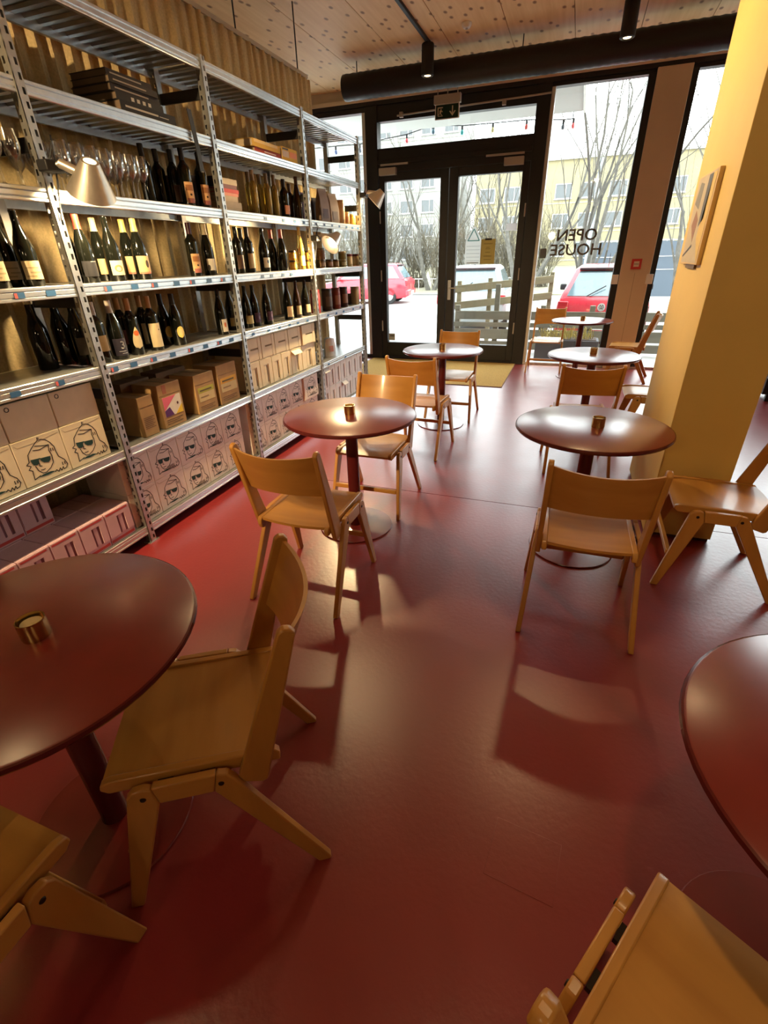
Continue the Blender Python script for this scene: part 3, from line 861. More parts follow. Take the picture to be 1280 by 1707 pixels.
# ------------------------------------------------------------------ clamp lamps on the uprights
def clamp_lamp(clampp, head, aim, label, power, r=0.088):
    """conical aluminium shade clamped to an upright; aim = direction the shade opens"""
    clampp, head, aim = Vector(clampp), Vector(head), Vector(aim).normalized()
    t = thing('clamp_lamp', label, 'lamp', clampp, 0, 'aluminium clamp lamps on the shelving')
    h = head - clampp
    MB().box(-0.03, 0.03, -0.045, 0.045, -0.022, 0.022).obj('clamp', M_BLACK2, t, bevel=0.006)
    pr = -h - aim * (-h).dot(aim)
    top = h - aim * 0.01 + pr.normalized() * 0.058
    side = top * 0.45 + Vector((0, 0, 0.02))
    MB().tube([(0, 0, 0.0), side, top], [0.012, 0.010, 0.010], 10).obj('arm', M_ALU, t, True)
    MB().tube([side * 0.9, top + (top - side).normalized() * 0.005], 0.020, 14).obj('socket', M_ALU, t, True)
    rot = (-aim).to_track_quat('Z', 'Y').to_matrix().to_4x4()
    s = MB().lathe([(0.026, 0.135), (0.036, 0.135), (r, 0.0), (r - 0.003, 0.0), (0.033, 0.130), (0.026, 0.131), (0.026, 0.135)], 36).obj('shade', M_ALU, t, True)
    s.matrix_local = Matrix.Translation(h + aim * 0.06) @ rot
    bu = MB().lathe([(0, 0.07), (0.012, 0.067), (0.026, 0.05), (0.031, 0.03), (0.026, 0.01), (0.014, 0.0), (0, -0.002)], 18).obj('bulb', pbsdf('lit_bulb', (1, 0.9, 0.7), 0.3, emit=(1.0, 0.80, 0.48), estr=22.0), t, True)
    bu.matrix_local = Matrix.Translation(h + aim * 0.015) @ rot
    pts = [Vector((0, 0, 0.02)), Vector((0.02, 0.02, 0.09)), Vector((-0.01, 0.05, 0.12)), Vector((0.0, 0.03, 0.03)), Vector((-0.03, 0.0, -0.2))]
    MB().tube(pts, 0.0035, 6).obj('cable', M_BLACK2, t, True)
    l = bpy.data.lights.new('bulb_light', 'SPOT')
    l.energy = power; l.color = (1.0, 0.72, 0.36); l.shadow_soft_size = 0.03; l.spot_size = R(150); l.spot_blend = 0.5
    lo = bpy.data.objects.new('bulb_light', l); COL.objects.link(lo); lo.parent = t
    lo.matrix_local = Matrix.Translation(h + aim * 0.062) @ rot
    return t
clamp_lamp((XF + 0.045, PY[1], 1.935), (-2.10, 1.985, 1.885), (-0.5, 0.22, -0.82), 'aluminium clamp lamp on the nearest upright, by the wine glasses', CLAMP_W * 2.2, 0.098)
clamp_lamp((XF + 0.045, PY[3], 1.71), (-2.10, 4.49, 1.69), (-0.30, -0.80, -0.60), 'glowing clamp lamp over the honey jars, shade opening turned to the camera', CLAMP_W * 4.0)
clamp_lamp((XF + 0.045, PY[4], 2.13), (-2.08, 5.60, 2.10), (-0.75, -0.25, -0.8), 'clamp lamp on the last upright, in front of the dark door frame', CLAMP_W * 1.2)

# ------------------------------------------------------------------ bottles
BOT = {
 'bordeaux': [(0, 0), (0.035, 0), (0.0375, 0.004), (0.0375, 0.19), (0.0345, 0.208), (0.022, 0.224), (0.0150, 0.238), (0.0145, 0.292), (0.0155, 0.294), (0.0150, 0.302), (0, 0.302)],
 'burgundy': [(0, 0), (0.038, 0), (0.041, 0.004), (0.041, 0.135), (0.0385, 0.165), (0.030, 0.198), (0.020, 0.228), (0.0155, 0.25), (0.0145, 0.292), (0.0155, 0.294), (0.0150, 0.302), (0, 0.302)],
 'flute': [(0, 0), (0.034, 0), (0.0365, 0.004), (0.0365, 0.13), (0.034, 0.165), (0.026, 0.215), (0.017, 0.26), (0.014, 0.285), (0.0135, 0.322), (0.0148, 0.324), (0.0145, 0.332), (0, 0.332)],
 'spirit': [(0, 0), (0.028, 0), (0.030, 0.003), (0.030, 0.17), (0.026, 0.19), (0.014, 0.21), (0.0125, 0.26), (0.014, 0.262), (0.014, 0.27), (0, 0.27)],
 'magnum': [(0, 0), (0.043, 0), (0.0455, 0.004), (0.0455, 0.19), (0.042, 0.225), (0.030, 0.265), (0.020, 0.30), (0.0185, 0.345), (0.0185, 0.36), (0, 0.36)],
}
BME = {k: MB().lathe(v, 24).mesh('glass_body', True) for k, v in BOT.items()}
GLASSES = {'dark': M_DARKGLASS, 'brown': M_BROWNGLASS, 'gold': M_GOLDGLASS}
_gm = {}
def glass_mesh(kind, gl):
    if (kind, gl) not in _gm:
        me = BME[kind].copy(); me.materials.append(GLASSES[gl]); _gm[(kind, gl)] = me
    return _gm[(kind, gl)]
def rad_at(kind, z):
    pr = BOT[kind]
    for (r0, z0), (r1, z1) in zip(pr[1:], pr[2:]):
        if z0 <= z <= z1 and z1 > z0:
            return r0 + (r1 - r0) * (z - z0) / (z1 - z0)
    return pr[2][0]
def arc_patch(kind, z0, z1, a0, a1, off, shape=None, nz=4, na=12):
    g = MB()
    def fn(u, v):
        a = R(a0 + (a1 - a0) * u); z = z0 + (z1 - z0) * v
        if shape == 'oval':
            w = math.sqrt(max(0.0, 1 - (2 * v - 1) ** 2)); a = R((a0 + a1) / 2 + (a1 - a0) / 2 * (2 * u - 1) * w)
        elif shape == 'drop':
            w = math.sin(math.pi * min(1, max(0, v)) ** 0.55) ** 0.8 if 0 < v < 1 else 0.0
            a = R((a0 + a1) / 2 + (a1 - a0) / 2 * (2 * u - 1) * w)
        r = rad_at(kind, z) + off
        return (r * math.cos(a), r * math.sin(a), z)
    return g.grid(fn, na, nz if not shape else 14)
_cm = {}
def bottle(kind, px, py, lev, row, label, glass='dark', cap=None, lab=None, prints=(), hs=1.0, dy=0.0, group='wine bottles on the shelves'):
    X = XF - 0.075 - 0.095 * row
    p = onx(px, py, X)
    y = p.y + dy
    t = thing('wine_bottle', label, 'bottle', (X, y, LEV[lev]), 0, group)
    t.rotation_euler = (0, 0, R(-22))
    t.scale = (1, 1, hs)
    link('glass_body', glass_mesh(kind, glass), None, t)
    if cap is not None:
        h = BOT[kind][-1][1]
        key = (kind, cap)
        if key not in _cm:
            z0 = h - 0.062
            me = MB().lathe([(rad_at(kind, z0) + 0.0008, z0), (rad_at(kind, z0 + 0.02) + 0.0008, z0 + 0.02), (rad_at(kind, h - 0.02) + 0.001, h - 0.02), (0.0163, h - 0.008), (0.0158, h + 0.001), (0, h + 0.0012)], 18).mesh('capsule', True)
            me.materials.append(flat('capsule_%.2f_%.2f_%.2f' % cap, cap, 0.4)); _cm[key] = me
        link('capsule', _cm[key], None, t)
    if lab is not None:
        c, z0, z1, a = lab[:4]
        sh = lab[4] if len(lab) > 4 else None
        lo = arc_patch(kind, z0, z1, -a, a, 0.0005, sh).obj('label', flat('label_%.2f_%.2f_%.2f' % c, c, 0.6), t, True)
        for pc, pz0, pz1, pa0, pa1, ps in prints:
            arc_patch(kind, pz0, pz1, pa0, pa1, 0.0009, ps).obj('label_print', flat('print_%.2f_%.2f_%.2f' % pc, pc, 0.6), lo, True)
    return t
CREAM = (0.70, 0.58, 0.36); ORANGE = (0.72, 0.42, 0.20); WHITEL = (0.75, 0.70, 0.60); YEL = (0.85, 0.64, 0.18)
DK = (0.015, 0.013, 0.013); RED = (0.75, 0.06, 0.04); TAN = (0.55, 0.30, 0.12); WHT = (0.78, 0.74, 0.66); PNK = (0.50, 0.13, 0.14); BRN = (0.13, 0.07, 0.04); PUR = (0.12, 0.06, 0.12)
INKB = (0.10, 0.07, 0.05)
MAPP = [((0.45, 0.36, 0.20), 0.075, 0.08, -40, 30, None), ((0.48, 0.38, 0.22), 0.055, 0.062, -20, 45, None), ((0.45, 0.36, 0.20), 0.04, 0.046, -45, 10, None)]
DOG = [((0.38, 0.16, 0.06), 0.085, 0.115, -38, 38, None), ((0.05, 0.03, 0.02), 0.058, 0.07, -8, 14, 'oval'), ((0.35, 0.12, 0.10), 0.02, 0.045, -38, 38, None)]
CAT = [((0.06, 0.04, 0.03), 0.06, 0.10, 6, 34, 'oval'), ((0.55, 0.18, 0.12), 0.03, 0.04, -50, 50, None)]
# shelf s4, first bay (left of the nearest upright)
bottle('burgundy', 3, 481, 's4', 0, 'dark burgundy bottle with cream map label, cut by the left edge', lab=(CREAM, 0.03, 0.105, 58), prints=MAPP)
bottle('burgundy', 28, 477, 's4', 1.05, 'dark burgundy bottle with cream map label, middle of the three by the left edge', lab=(CREAM, 0.03, 0.105, 58), prints=MAPP)
bottle('burgundy', 60, 475, 's4', 0, 'dark burgundy bottle with cream map label, right of the three by the left edge', lab=(CREAM, 0.03, 0.105, 58), prints=MAPP)
# s4, second bay
bottle('burgundy', 129, 469, 's4', 0.9, 'plain dark bottle half hidden behind the nearest upright, fourth shelf')
bottle('burgundy', 154, 470, 's4', 0, 'dark bottle with bright red wax capsule', cap=RED, lab=((0.02, 0.02, 0.025), 0.03, 0.10, 55), prints=[((0.4, 0.4, 0.42), 0.096, 0.098, 5, 50, None)])
bottle('burgundy', 178, 465, 's4', 1.15, 'bottle with pale cream capsule standing behind the red wax one', cap=CREAM, lab=(ORANGE, 0.035, 0.11, 50))
bottle('burgundy', 198, 467, 's4', 0, 'dark bottle with small cream drawing label and thin neck glint', lab=(CREAM, 0.03, 0.10, 52), prints=[((0.45, 0.18, 0.08), 0.045, 0.08, -28, 30, 'oval'), (CREAM, 0.05, 0.07, -16, 18, 'oval')])
bottle('burgundy', 224, 464, 's4', 0.95, 'yellow-capped bottle with orange cat label, the rear of the pair', cap=YEL, lab=(ORANGE, 0.03, 0.12, 55), prints=CAT)
bottle('burgundy', 242, 464, 's4', 0, 'yellow-capped bottle with orange cat label, the front of the pair', cap=YEL, lab=(ORANGE, 0.03, 0.12, 55), prints=CAT)
bottle('bordeaux', 328, 459, 's4', 0, 'straight dark bottle with dog label on the fourth shelf beside the second upright', cap=(0.05, 0.01, 0.02), lab=(ORANGE, 0.03, 0.13, 50), prints=DOG)
bottle('burgundy', 352, 457, 's4', 0.1, 'dark bottle with cream capsule and cream label with a black curl', cap=CREAM, lab=(WHITEL, 0.03, 0.10, 52), prints=[((0.03, 0.02, 0.02), 0.03, 0.065, -48, -22, 'oval')])
# s4, third bay
bottle('bordeaux', 401, 454, 's4', 0.1, 'first dark bottle in the third bay, fourth shelf, brown label', lab=(BRN, 0.03, 0.12, 50))
bottle('bordeaux', 409, 452, 's4', 1.2, 'dark bottle standing behind the first one in the third bay', cap=DK)
bottle('bordeaux', 419, 453, 's4', 0.1, 'dark straight bottle with tall cream label edge, third bay', lab=(CREAM, 0.03, 0.13, 48), cap=DK)
bottle('burgundy', 443, 451, 's4', 0, 'dark bottle with square white label and blue blot, third bay', lab=(WHITEL, 0.03, 0.10, 45), prints=[((0.08, 0.12, 0.25), 0.06, 0.085, -6, 18, 'oval')])
bottle('burgundy', 457, 450, 's4', 0.9, 'dark bottle with dusky pink capsule, the rear of two', cap=PNK)
bottle('burgundy', 473, 450, 's4', 0, 'dark bottle with dusky pink capsule, the front of two', cap=PNK)
bottle('flute', 503, 446, 's4', 0, 'slim golden clear bottle lit by the clamp lamp', glass='gold', cap=YEL, lab=(YEL, 0.03, 0.11, 45))
# s5, first bay: big bottles in the dark
bottle('magnum', 92, 598, 's5', 1.6, 'large dark bottle in the shadow, leftmost of three on the fifth shelf', hs=0.86, dy=-0.045)
bottle('magnum', 117, 600, 's5', 1.75, 'large dark bottle in the shadow, middle of three on the fifth shelf', hs=0.86)
bottle('magnum', 141, 601, 's5', 0.7, 'large dark bottle in the shadow, right of three behind the nearest upright', hs=0.86, dy=0.015, lab=((0.05, 0.04, 0.03), 0.06, 0.16, 50))
# s5, second bay
bottle('bordeaux', 176, 600, 's5', 0, 'dark straight bottle with brown label beside the nearest upright, fifth shelf', cap=WHT, lab=((0.16, 0.10, 0.05), 0.06, 0.14, 50))
b3 = bottle('burgundy', 203, 596, 's5', 0, 'dark bottle with white wax cap and navy label bearing a figure 3', cap=WHT, lab=((0.035, 0.03, 0.05), 0.02, 0.11, 55), prints=[((0.5, 0.5, 0.55), 0.03, 0.033, -5, 40, None), ((0.5, 0.5, 0.55), 0.042, 0.0445, -25, 30, None)])
bottle('bordeaux', 213, 581, 's5', 1.3, 'dark bottle with brown capsule and dull red label in the rear row', cap=TAN, lab=((0.16, 0.05, 0.05), 0.05, 0.13, 45))
bottle('bordeaux', 231, 588, 's5', 0.1, 'dark bottle with teardrop label carrying a red blot', cap=TAN, lab=(CREAM, 0.035, 0.155, 42, 'drop'), prints=[((0.75, 0.16, 0.05), 0.105, 0.135, -22, 24, 'oval')])
bottle('bordeaux', 248, 576, 's5', 1.2, 'dark bottle with tan capsule behind the one with the tall cream label', cap=TAN, lab=(CREAM, 0.03, 0.15, 45))
bottle('bordeaux', 263, 580, 's5', 0.1, 'dark bottle with large plain cream label and bird mark', cap=TAN, lab=(CREAM, 0.02, 0.155, 62), prints=[((0.02, 0.02, 0.02), 0.115, 0.122, 18, 34, 'oval')])
bottle('burgundy', 283, 576, 's5', 1.0, 'slim dark bottle with yellow oval label, the rear of two', cap=DK, lab=(YEL, 0.045, 0.115, 34, 'oval'))
bottle('burgundy', 301, 573, 's5', 0.1, 'slim dark bottle with yellow oval label, the front of two', cap=DK, lab=(YEL, 0.045, 0.115, 34, 'oval'), prints=[((0.80, 0.66, 0.30), 0.06, 0.10, -18, 18, 'oval')])
bottle('burgundy', 373, 556, 's5', 0.2, 'dark bottle with narrow white label and red figure, before the second upright', lab=(WHITEL, 0.02, 0.105, 30), prints=[((0.6, 0.15, 0.06), 0.05, 0.085, -10, 12, 'oval')])
bottle('burgundy', 389, 547, 's5', 1.0, 'dark bottle with gold label left of the second upright', lab=((0.35, 0.28, 0.12), 0.03, 0.09, 52))
bottle('burgundy', 412, 547, 's5', 0.55, 'dark bottle with gold label right behind the second upright', lab=((0.42, 0.34, 0.16), 0.03, 0.09, 52), dy=0.03)
# s5, third bay
bottle('burgundy', 425, 538, 's5', 0.5, 'dark bottle with purple sketch, left of a pair in the third bay', lab=(PUR, 0.03, 0.10, 40), prints=[((0.3, 0.22, 0.32), 0.05, 0.08, 5, 30, 'oval')], dy=0.02)
bottle('burgundy', 448, 538, 's5', 0.1, 'dark bottle with purple sketch, right of a pair in the third bay', lab=(PUR, 0.03, 0.10, 40), prints=[((0.3, 0.22, 0.32), 0.05, 0.08, 5, 30, 'oval')])
bottle('burgundy', 482, 530, 's5', 0.0, 'dark bottle with orange-cream label, first of three before the third upright', lab=((0.70, 0.50, 0.32), 0.025, 0.11, 50))
bottle('flute', 497, 527, 's5', 0.0, 'brown slim bottle with cream label, middle of three before the third upright', glass='brown', lab=(CREAM, 0.03, 0.11, 48), hs=0.92)
bottle('burgundy', 512, 522, 's5', 0.0, 'dark bottle with small cream label, last of three before the third upright', lab=(CREAM, 0.03, 0.10, 40), dy=-0.01)
# s3: bottles beside the glasses
bottle('bordeaux', 262, 335, 's3', 1.2, 'dark bottle behind the glasses, leftmost on the third shelf', cap=DK, dy=-0.05)
bottle('bordeaux', 285, 337, 's3', 1.65, 'dark bottle second from the left beside the glasses', cap=DK, dy=-0.06)
bottle('bordeaux', 298, 338, 's3', 0.95, 'dark bottle third from the left beside the glasses', cap=DK, lab=((0.10, 0.05, 0.03), 0.03, 0.12, 45))
bottle('bordeaux', 316, 339, 's3', 0.0, 'dark bottle with dog label on the third shelf, left of two', cap=DK, lab=(ORANGE, 0.03, 0.13, 48), prints=DOG)
bottle('bordeaux', 343, 343, 's3', 0.0, 'dark bottle with dog label on the third shelf, right of two', cap=DK, lab=(ORANGE, 0.03, 0.13, 48), prints=DOG)
for q, (px, row) in enumerate(((420, 1.0), (427, 0.2), (438, 0.9), (449, 0.2), (461, 0.1))):
    bottle('spirit', px, 354, 's3', row, 'clear golden spirit bottle on the third shelf, %s from the book stack' % ORD[q], glass='gold', cap=(0.25, 0.17, 0.09), hs=1.05, group='golden spirit bottles on the third shelf')
bottle('bordeaux', 477, 360, 's3', 0.1, 'squat black bottle with orange label among the golden ones', cap=DK, lab=((0.55, 0.25, 0.16), 0.03, 0.10, 45), hs=0.9)
bottle('spirit', 486, 361, 's3', 1.0, 'brown spirit bottle behind the squat black one', glass='brown', cap=BRN)
bottle('flute', 498, 362, 's3', 0.2, 'tall brown bottle before the third upright, third shelf', glass='brown', cap=BRN, hs=0.95)
# the figure on the navy label
me = text_mesh('3', 0.055, 'figure', 0.001)
for v in me.vertices:
    a = R(12) + v.co.x / 0.042
    r = 0.0424
    v.co = Vector((r * math.cos(a), r * math.sin(a), 0.058 + v.co.y))
link('figure', me, flat('figure_white', (0.7, 0.7, 0.72)), b3)

# ------------------------------------------------------------------ wine glasses on the third shelf
GL = MB().lathe([(0, 0.001), (0.030, 0.0), (0.031, 0.002), (0.012, 0.006), (0.0045, 0.012), (0.0038, 0.05), (0.0045, 0.088), (0.012, 0.096), (0.028, 0.115), (0.036, 0.14), (0.036, 0.16), (0.030, 0.205), (0.0288, 0.205), (0.0348, 0.16), (0.0348, 0.14), (0.027, 0.117), (0.011, 0.0985), (0, 0.098)], 14).mesh('wine_glass', True)
GL.materials.append(M_STEM)
k = 0
rnd = random.Random(5)
y = 1.02
while y < 2.60:
    for row in range(4):
        yy = y + 0.04 * (row % 2)
        if abs(yy - PY[1]) < 0.075: continue
        o = bpy.data.objects.new('wine_glass', GL); COL.objects.link(o)
        o.location = (XF - 0.05 - row * 0.082 + rnd.uniform(-.003, .003), yy + rnd.uniform(-.003, .003), LEV['s3'])
        tag(o, 'clear stemmed wine glass in the rows on the third shelf', 'glass', 'wine glasses on the third shelf')
    y += 0.081

# ------------------------------------------------------------------ jars, tins and bags
def jar(px, py, lev, row, label, r, h, body, lid, lab=None, base=0.0, name='jar', dy=0.0, lidh=0.016, X=None):
    X = XF - 0.06 - 0.09 * row if X is None else X
    p = onx(px, py, X)
    t = thing(name, label, 'jar' if name == 'jar' else 'tin', (X, p.y + dy, LEV[lev] + base), 0, 'jars on the shelves' if name == 'jar' else 'tins on the fifth shelf')
    MB().lathe([(0, 0), (r - 0.003, 0), (r, 0.004), (r, h * 0.8), (r - 0.004, h - lidh), (0, h - lidh)], 20).obj('body', flat('jar_%.2f_%.2f_%.2f' % body, body, 0.15 if name == 'jar' else 0.4), t, True)
    MB().lathe([(0, h - lidh + 0.0005), (r - 0.001, h - lidh + 0.0005), (r - 0.001, h - 0.002), (r - 0.003, h), (0, h)], 20).obj('lid', flat('lid_%.2f_%.2f_%.2f' % lid, lid, 0.35), t, True)
    if lab:
        g = MB(); n = 12
        g.grid(lambda u, v: ((r + 0.0005) * math.cos(R(-75 + 110 * u)), (r + 0.0005) * math.sin(R(-75 + 110 * u)), h * (0.2 + 0.45 * v)), n, 1)
        g.obj('label', flat('jlabel_%.2f_%.2f_%.2f' % lab, lab), t, True)
    return t
HON = (0.62, 0.30, 0.04); DLID = (0.05, 0.03, 0.02); JB = (0.20, 0.11, 0.05)
for side, px in (('left', 489), ('right', 516)):
    jar(px, 445, 's4', 0.3, 'honey jar, lower of the two %s of the golden bottle' % side, 0.033, 0.075, HON, DLID, (0.70, 0.42, 0.08), dy=-0.01 if side == 'right' else 0)
    jar(px, 445, 's4', 0.3, 'honey jar, upper of the two %s of the golden bottle' % side, 0.033, 0.075, HON, DLID, (0.70, 0.42, 0.08), 0.0755, dy=-0.01 if side == 'right' else 0)
jar(535, 443, 's4', 0.2, 'dark preserve jar under the glowing lamp', 0.046, 0.075, JB, (0.10, 0.06, 0.03), (0.45, 0.30, 0.18))
jar(535, 443, 's4', 0.2, 'wide dark jar stacked on top under the glowing lamp', 0.046, 0.095, JB, (0.12, 0.08, 0.04), None, 0.0755)
jar(549, 442, 's4', 0.2, 'preserve jar with pinkish label right of the glowing lamp', 0.037, 0.075, (0.22, 0.10, 0.05), DLID, (0.55, 0.35, 0.25))
jar(560, 441, 's4', 0.2, 'small amber jar third from the lamp', 0.032, 0.072, (0.35, 0.18, 0.06), DLID, (0.55, 0.40, 0.22))
jar(571, 441, 's4', 0.2, 'olive jar with pale label, lower of a stack of two', 0.042, 0.072, (0.20, 0.18, 0.07), (0.30, 0.26, 0.12), (0.45, 0.42, 0.25))
jar(571, 441, 's4', 0.2, 'olive jar with pale lid, upper of a stack of two', 0.042, 0.072, (0.20, 0.18, 0.07), (0.45, 0.38, 0.18), None, 0.0725)
for q, px in enumerate((583, 591, 599)):
    jar(px, 440, 's4', 0.0 + 0.5 * (q == 1), 'cream jar with dark red lid, %s of three at the shelf end' % ORD[q], 0.030, 0.12, (0.55, 0.45, 0.28), (0.12, 0.02, 0.02), (0.60, 0.50, 0.34), lidh=0.05, dy=-0.02 * (q == 2))
for q, (px, h, c) in enumerate(((577, 0.115, (0.62, 0.42, 0.20)), (587, 0.105, (0.75, 0.42, 0.06)), (597, 0.095, (0.70, 0.60, 0.42)))):
    jar(px, 372, 's3', 0.1, '%s jar on the third shelf end, below the last clamp lamp' % ('brown-spotted', 'orange', 'pale')[q], 0.038, h, c, (0.70, 0.55, 0.28), ((0.45, 0.20, 0.10), (0.72, 0.50, 0.10), (0.7, 0.6, 0.45))[q], dy=-0.02 * (q == 2))
jar(568, 371, 's3', 0.2, 'kraft paper canister standing left of the jars', 0.046, 0.21, (0.45, 0.29, 0.14), (0.42, 0.27, 0.13), (0.50, 0.34, 0.18), name='tin')
for px, py, h, r, c, l, lab, word in ((527, 518, 0.21, 0.048, (0.48, 0.05, 0.05), (0.25, 0.03, 0.03), None, 'bright red tin behind the third upright'),
        (546, 515, 0.205, 0.053, (0.05, 0.035, 0.03), (0.03, 0.025, 0.02), (0.15, 0.12, 0.09), 'wide black tin with cream marking'),
        (561, 511, 0.20, 0.045, (0.26, 0.045, 0.035), (0.18, 0.03, 0.025), (0.40, 0.20, 0.15), 'dark red tin between the two black ones'),
        (573, 507, 0.20, 0.048, (0.06, 0.025, 0.02), (0.04, 0.02, 0.02), (0.25, 0.14, 0.10), 'black tin with red band'),
        (592, 502, 0.185, 0.05, (0.36, 0.28, 0.17), (0.30, 0.23, 0.14), None, 'beige tin at the end of the fifth shelf')):
    jar(px, py, 's5', 0.2, word, r, h, c, l, lab, name='tin', lidh=0.025)
jar(582, 505, 's5', 0.9, 'small thin dark tin tucked behind the black and beige ones', 0.022, 0.115, (0.05, 0.04, 0.04), DLID, None, name='tin')

def pouch(px, py, lev, row, label, w, d, h, c, band, dy=0.0):
    X = XF - 0.075 - 0.09 * row
    p = onx(px, py, X)
    t = thing('coffee_bag', label, 'bag', (X, p.y + dy, LEV[lev]), R(-15), 'paper bags on the third shelf')
    g = MB()
    lv = [(0, 1, 1), (0.1, 1.04, 1.06), (0.45, 1.02, 1.0), (0.72, 0.97, 0.7), (0.86, 0.95, 0.3), (0.93, 0.95, 0.12), (1.0, 0.95, 0.10)]
    vs, fs = [], []
    for z, a, b in lv:
        for (sx, sy) in ((1, -1), (1, 0), (1, 1), (0, 1.06), (-1, 1), (-1, 0), (-1, -1), (0, -1.06)):
            vs.append((sx * d / 2 * b, sy * w / 2 * a, z * h))
    for j in range(len(lv) - 1):
        for i in range(8):
            fs.append((j * 8 + i, j * 8 + (i + 1) % 8, (j + 1) * 8 + (i + 1) % 8, (j + 1) * 8 + i))
    fs += [tuple(range(7, -1, -1)), tuple(range((len(lv) - 1) * 8, len(lv) * 8))]
    g.add(vs, fs).obj('bag_body', flat('bag_%.2f_%.2f_%.2f' % c, c, 0.6), t, True)
    g = MB().add([(d / 2 * 1.062, -w * 0.32, h * 0.12), (d / 2 * 1.062, w * 0.32, h * 0.12), (d / 2 * 1.02, w * 0.32, h * 0.4), (d / 2 * 1.02, -w * 0.32, h * 0.4)], [(0, 1, 2, 3)])
    for q in range(4):
        v = g.v[q]; g.v[q] = (v[0] + 0.0015, v[1], v[2])
    g.obj('bag_label', flat('baglab_%.2f_%.2f_%.2f' % band, band), t)
    MB().box(-d * 0.06, d * 0.06, -w * 0.46, w * 0.46, h * 0.955, h * 1.0).obj('top_seal', flat('bag_%.2f_%.2f_%.2f' % c, c, 0.6), t)
pouch(510, 363, 's3', 0.6, 'dark purple paper bag by the third upright', 0.10, 0.06, 0.22, (0.12, 0.05, 0.08), (0.3, 0.14, 0.2), dy=-0.015)
pouch(525, 365, 's3', 1.35, 'near-black paper bag right behind the third upright', 0.09, 0.06, 0.21, (0.05, 0.03, 0.03), (0.2, 0.12, 0.1), dy=0.02)
pouch(539, 367, 's3', 0.0, 'grey-brown printed coffee bag, left of two', 0.12, 0.07, 0.27, (0.33, 0.23, 0.17), (0.14, 0.08, 0.07))
pouch(555, 369, 's3', 0.0, 'grey-brown printed coffee bag, right of two', 0.12, 0.07, 0.25, (0.36, 0.25, 0.17), (0.14, 0.08, 0.07))
# white jug on the fourth-bay deck
t = thing('paper_packet', 'off-white rounded packet with pink print standing alone on the low shelf', 'packet', (XF - 0.11, onx(549, 575, XF - 0.11).y, LEV['s6']), R(-30))
MB().slab(lambda u, v: ((0.035 * math.sin(math.pi * (0.15 + 0.7 * u))), (u - 0.5) * 0.13 * (1 - 0.55 * max(0, v - 0.6) ** 1.2), 0.19 * v - 0.02 * abs(u - 0.5) * v), lambda u, v: (-(0.035 * math.sin(math.pi * (0.15 + 0.7 * u))), (u - 0.5) * 0.13 * (1 - 0.55 * max(0, v - 0.6) ** 1.2), 0.19 * v - 0.02 * abs(u - 0.5) * v), 8, 8).obj('body', M_WHITE, t, True)
MB().grid(lambda u, v: (0.0375, (u - 0.5) * 0.05, 0.05 + 0.06 * v), 1, 1).obj('print', flat('pink_print', (0.72, 0.36, 0.28)), t)

# ------------------------------------------------------------------ books
def book(x, y, z, L, D, T, label, cover, pages=(0.62, 0.50, 0.34), rz=0.0, name='book', grp=None, marks=()):
    """lying book: spine faces +x, length along y"""
    t = thing('book', label, 'book', (x, y, z), rz, grp)
    m = flat('cover_%.2f_%.2f_%.2f' % cover, cover, 0.7)
    g = MB().box(-D / 2, D / 2, -L / 2, L / 2, 0, 0.0025).box(-D / 2, D / 2, -L / 2, L / 2, T - 0.0025, T).box(D / 2 - 0.003, D / 2, -L / 2, L / 2, 0.0025, T - 0.0025)
    g.obj('cover', m, t)
    MB().box(-D / 2 + 0.004, D / 2 - 0.0035, -L / 2 + 0.004, L / 2 - 0.004, 0.0027, T - 0.0027).obj('pages', flat('pages_%.2f_%.2f_%.2f' % pages, pages, 0.8), t)
    for (a, b, c0, c1, mc) in marks:
        MB().box(D / 2, D / 2 + 0.0006, -L / 2 + a * L, -L / 2 + b * L, c0 * T, c1 * T).obj('spine_print', flat('spine_%.2f_%.2f_%.2f' % mc, mc), t)
    return t
z = LEV['s2']
yb = 2.66
LET = (0.62, 0.58, 0.50)
for q, (L, D, T, dx, dy, c) in enumerate(((0.40, 0.28, 0.048, 0.0, 0.02, (0.018, 0.016, 0.016)), (0.33, 0.26, 0.032, 0.0, -0.02, (0.03, 0.026, 0.022)), (0.34, 0.26, 0.03, -0.01, -0.03, (0.03, 0.022, 0.018)), (0.33, 0.25, 0.028, 0.0, -0.04, (0.035, 0.026, 0.02)), (0.31, 0.24, 0.03, -0.015, -0.04, (0.03, 0.022, 0.018)))):
    mk = [(0.08, 0.66, 0.45, 0.62, LET), (0.68, 0.86, 0.47, 0.54, LET)] if q == 0 else ([(0.3 + 0.12 * j, 0.36 + 0.12 * j, 0.25, 0.75, LET) for j in range(4)] if q == 1 else [(0.08, 0.75, 0.4, 0.6, (0.40, 0.34, 0.27))])
    book(XF - 0.155 + dx, yb + dy, z, L, D, T, 'black hardback %s in the stack on the second shelf' % ('at the bottom', 'second from below', 'third from below', 'fourth from below', 'on top')[q], c, (0.16, 0.11, 0.07), grp='black books on the second shelf', marks=mk)
    z += T + 0.0005
z = LEV['s2']; yb = 3.93
book(XF - 0.13, yb - 0.07, z, 0.36, 0.24, 0.030, 'red book under the ochre one on the second shelf', (0.42, 0.06, 0.03), marks=[(0.35, 0.8, 0.35, 0.6, (0.75, 0.55, 0.45))])
book(XF - 0.13, yb - 0.09, z + 0.0305, 0.38, 0.25, 0.045, 'ochre book lying on the red one, second shelf', (0.66, 0.40, 0.06), marks=[(0.05, 0.9, 0.55, 0.95, (0.72, 0.50, 0.18))])
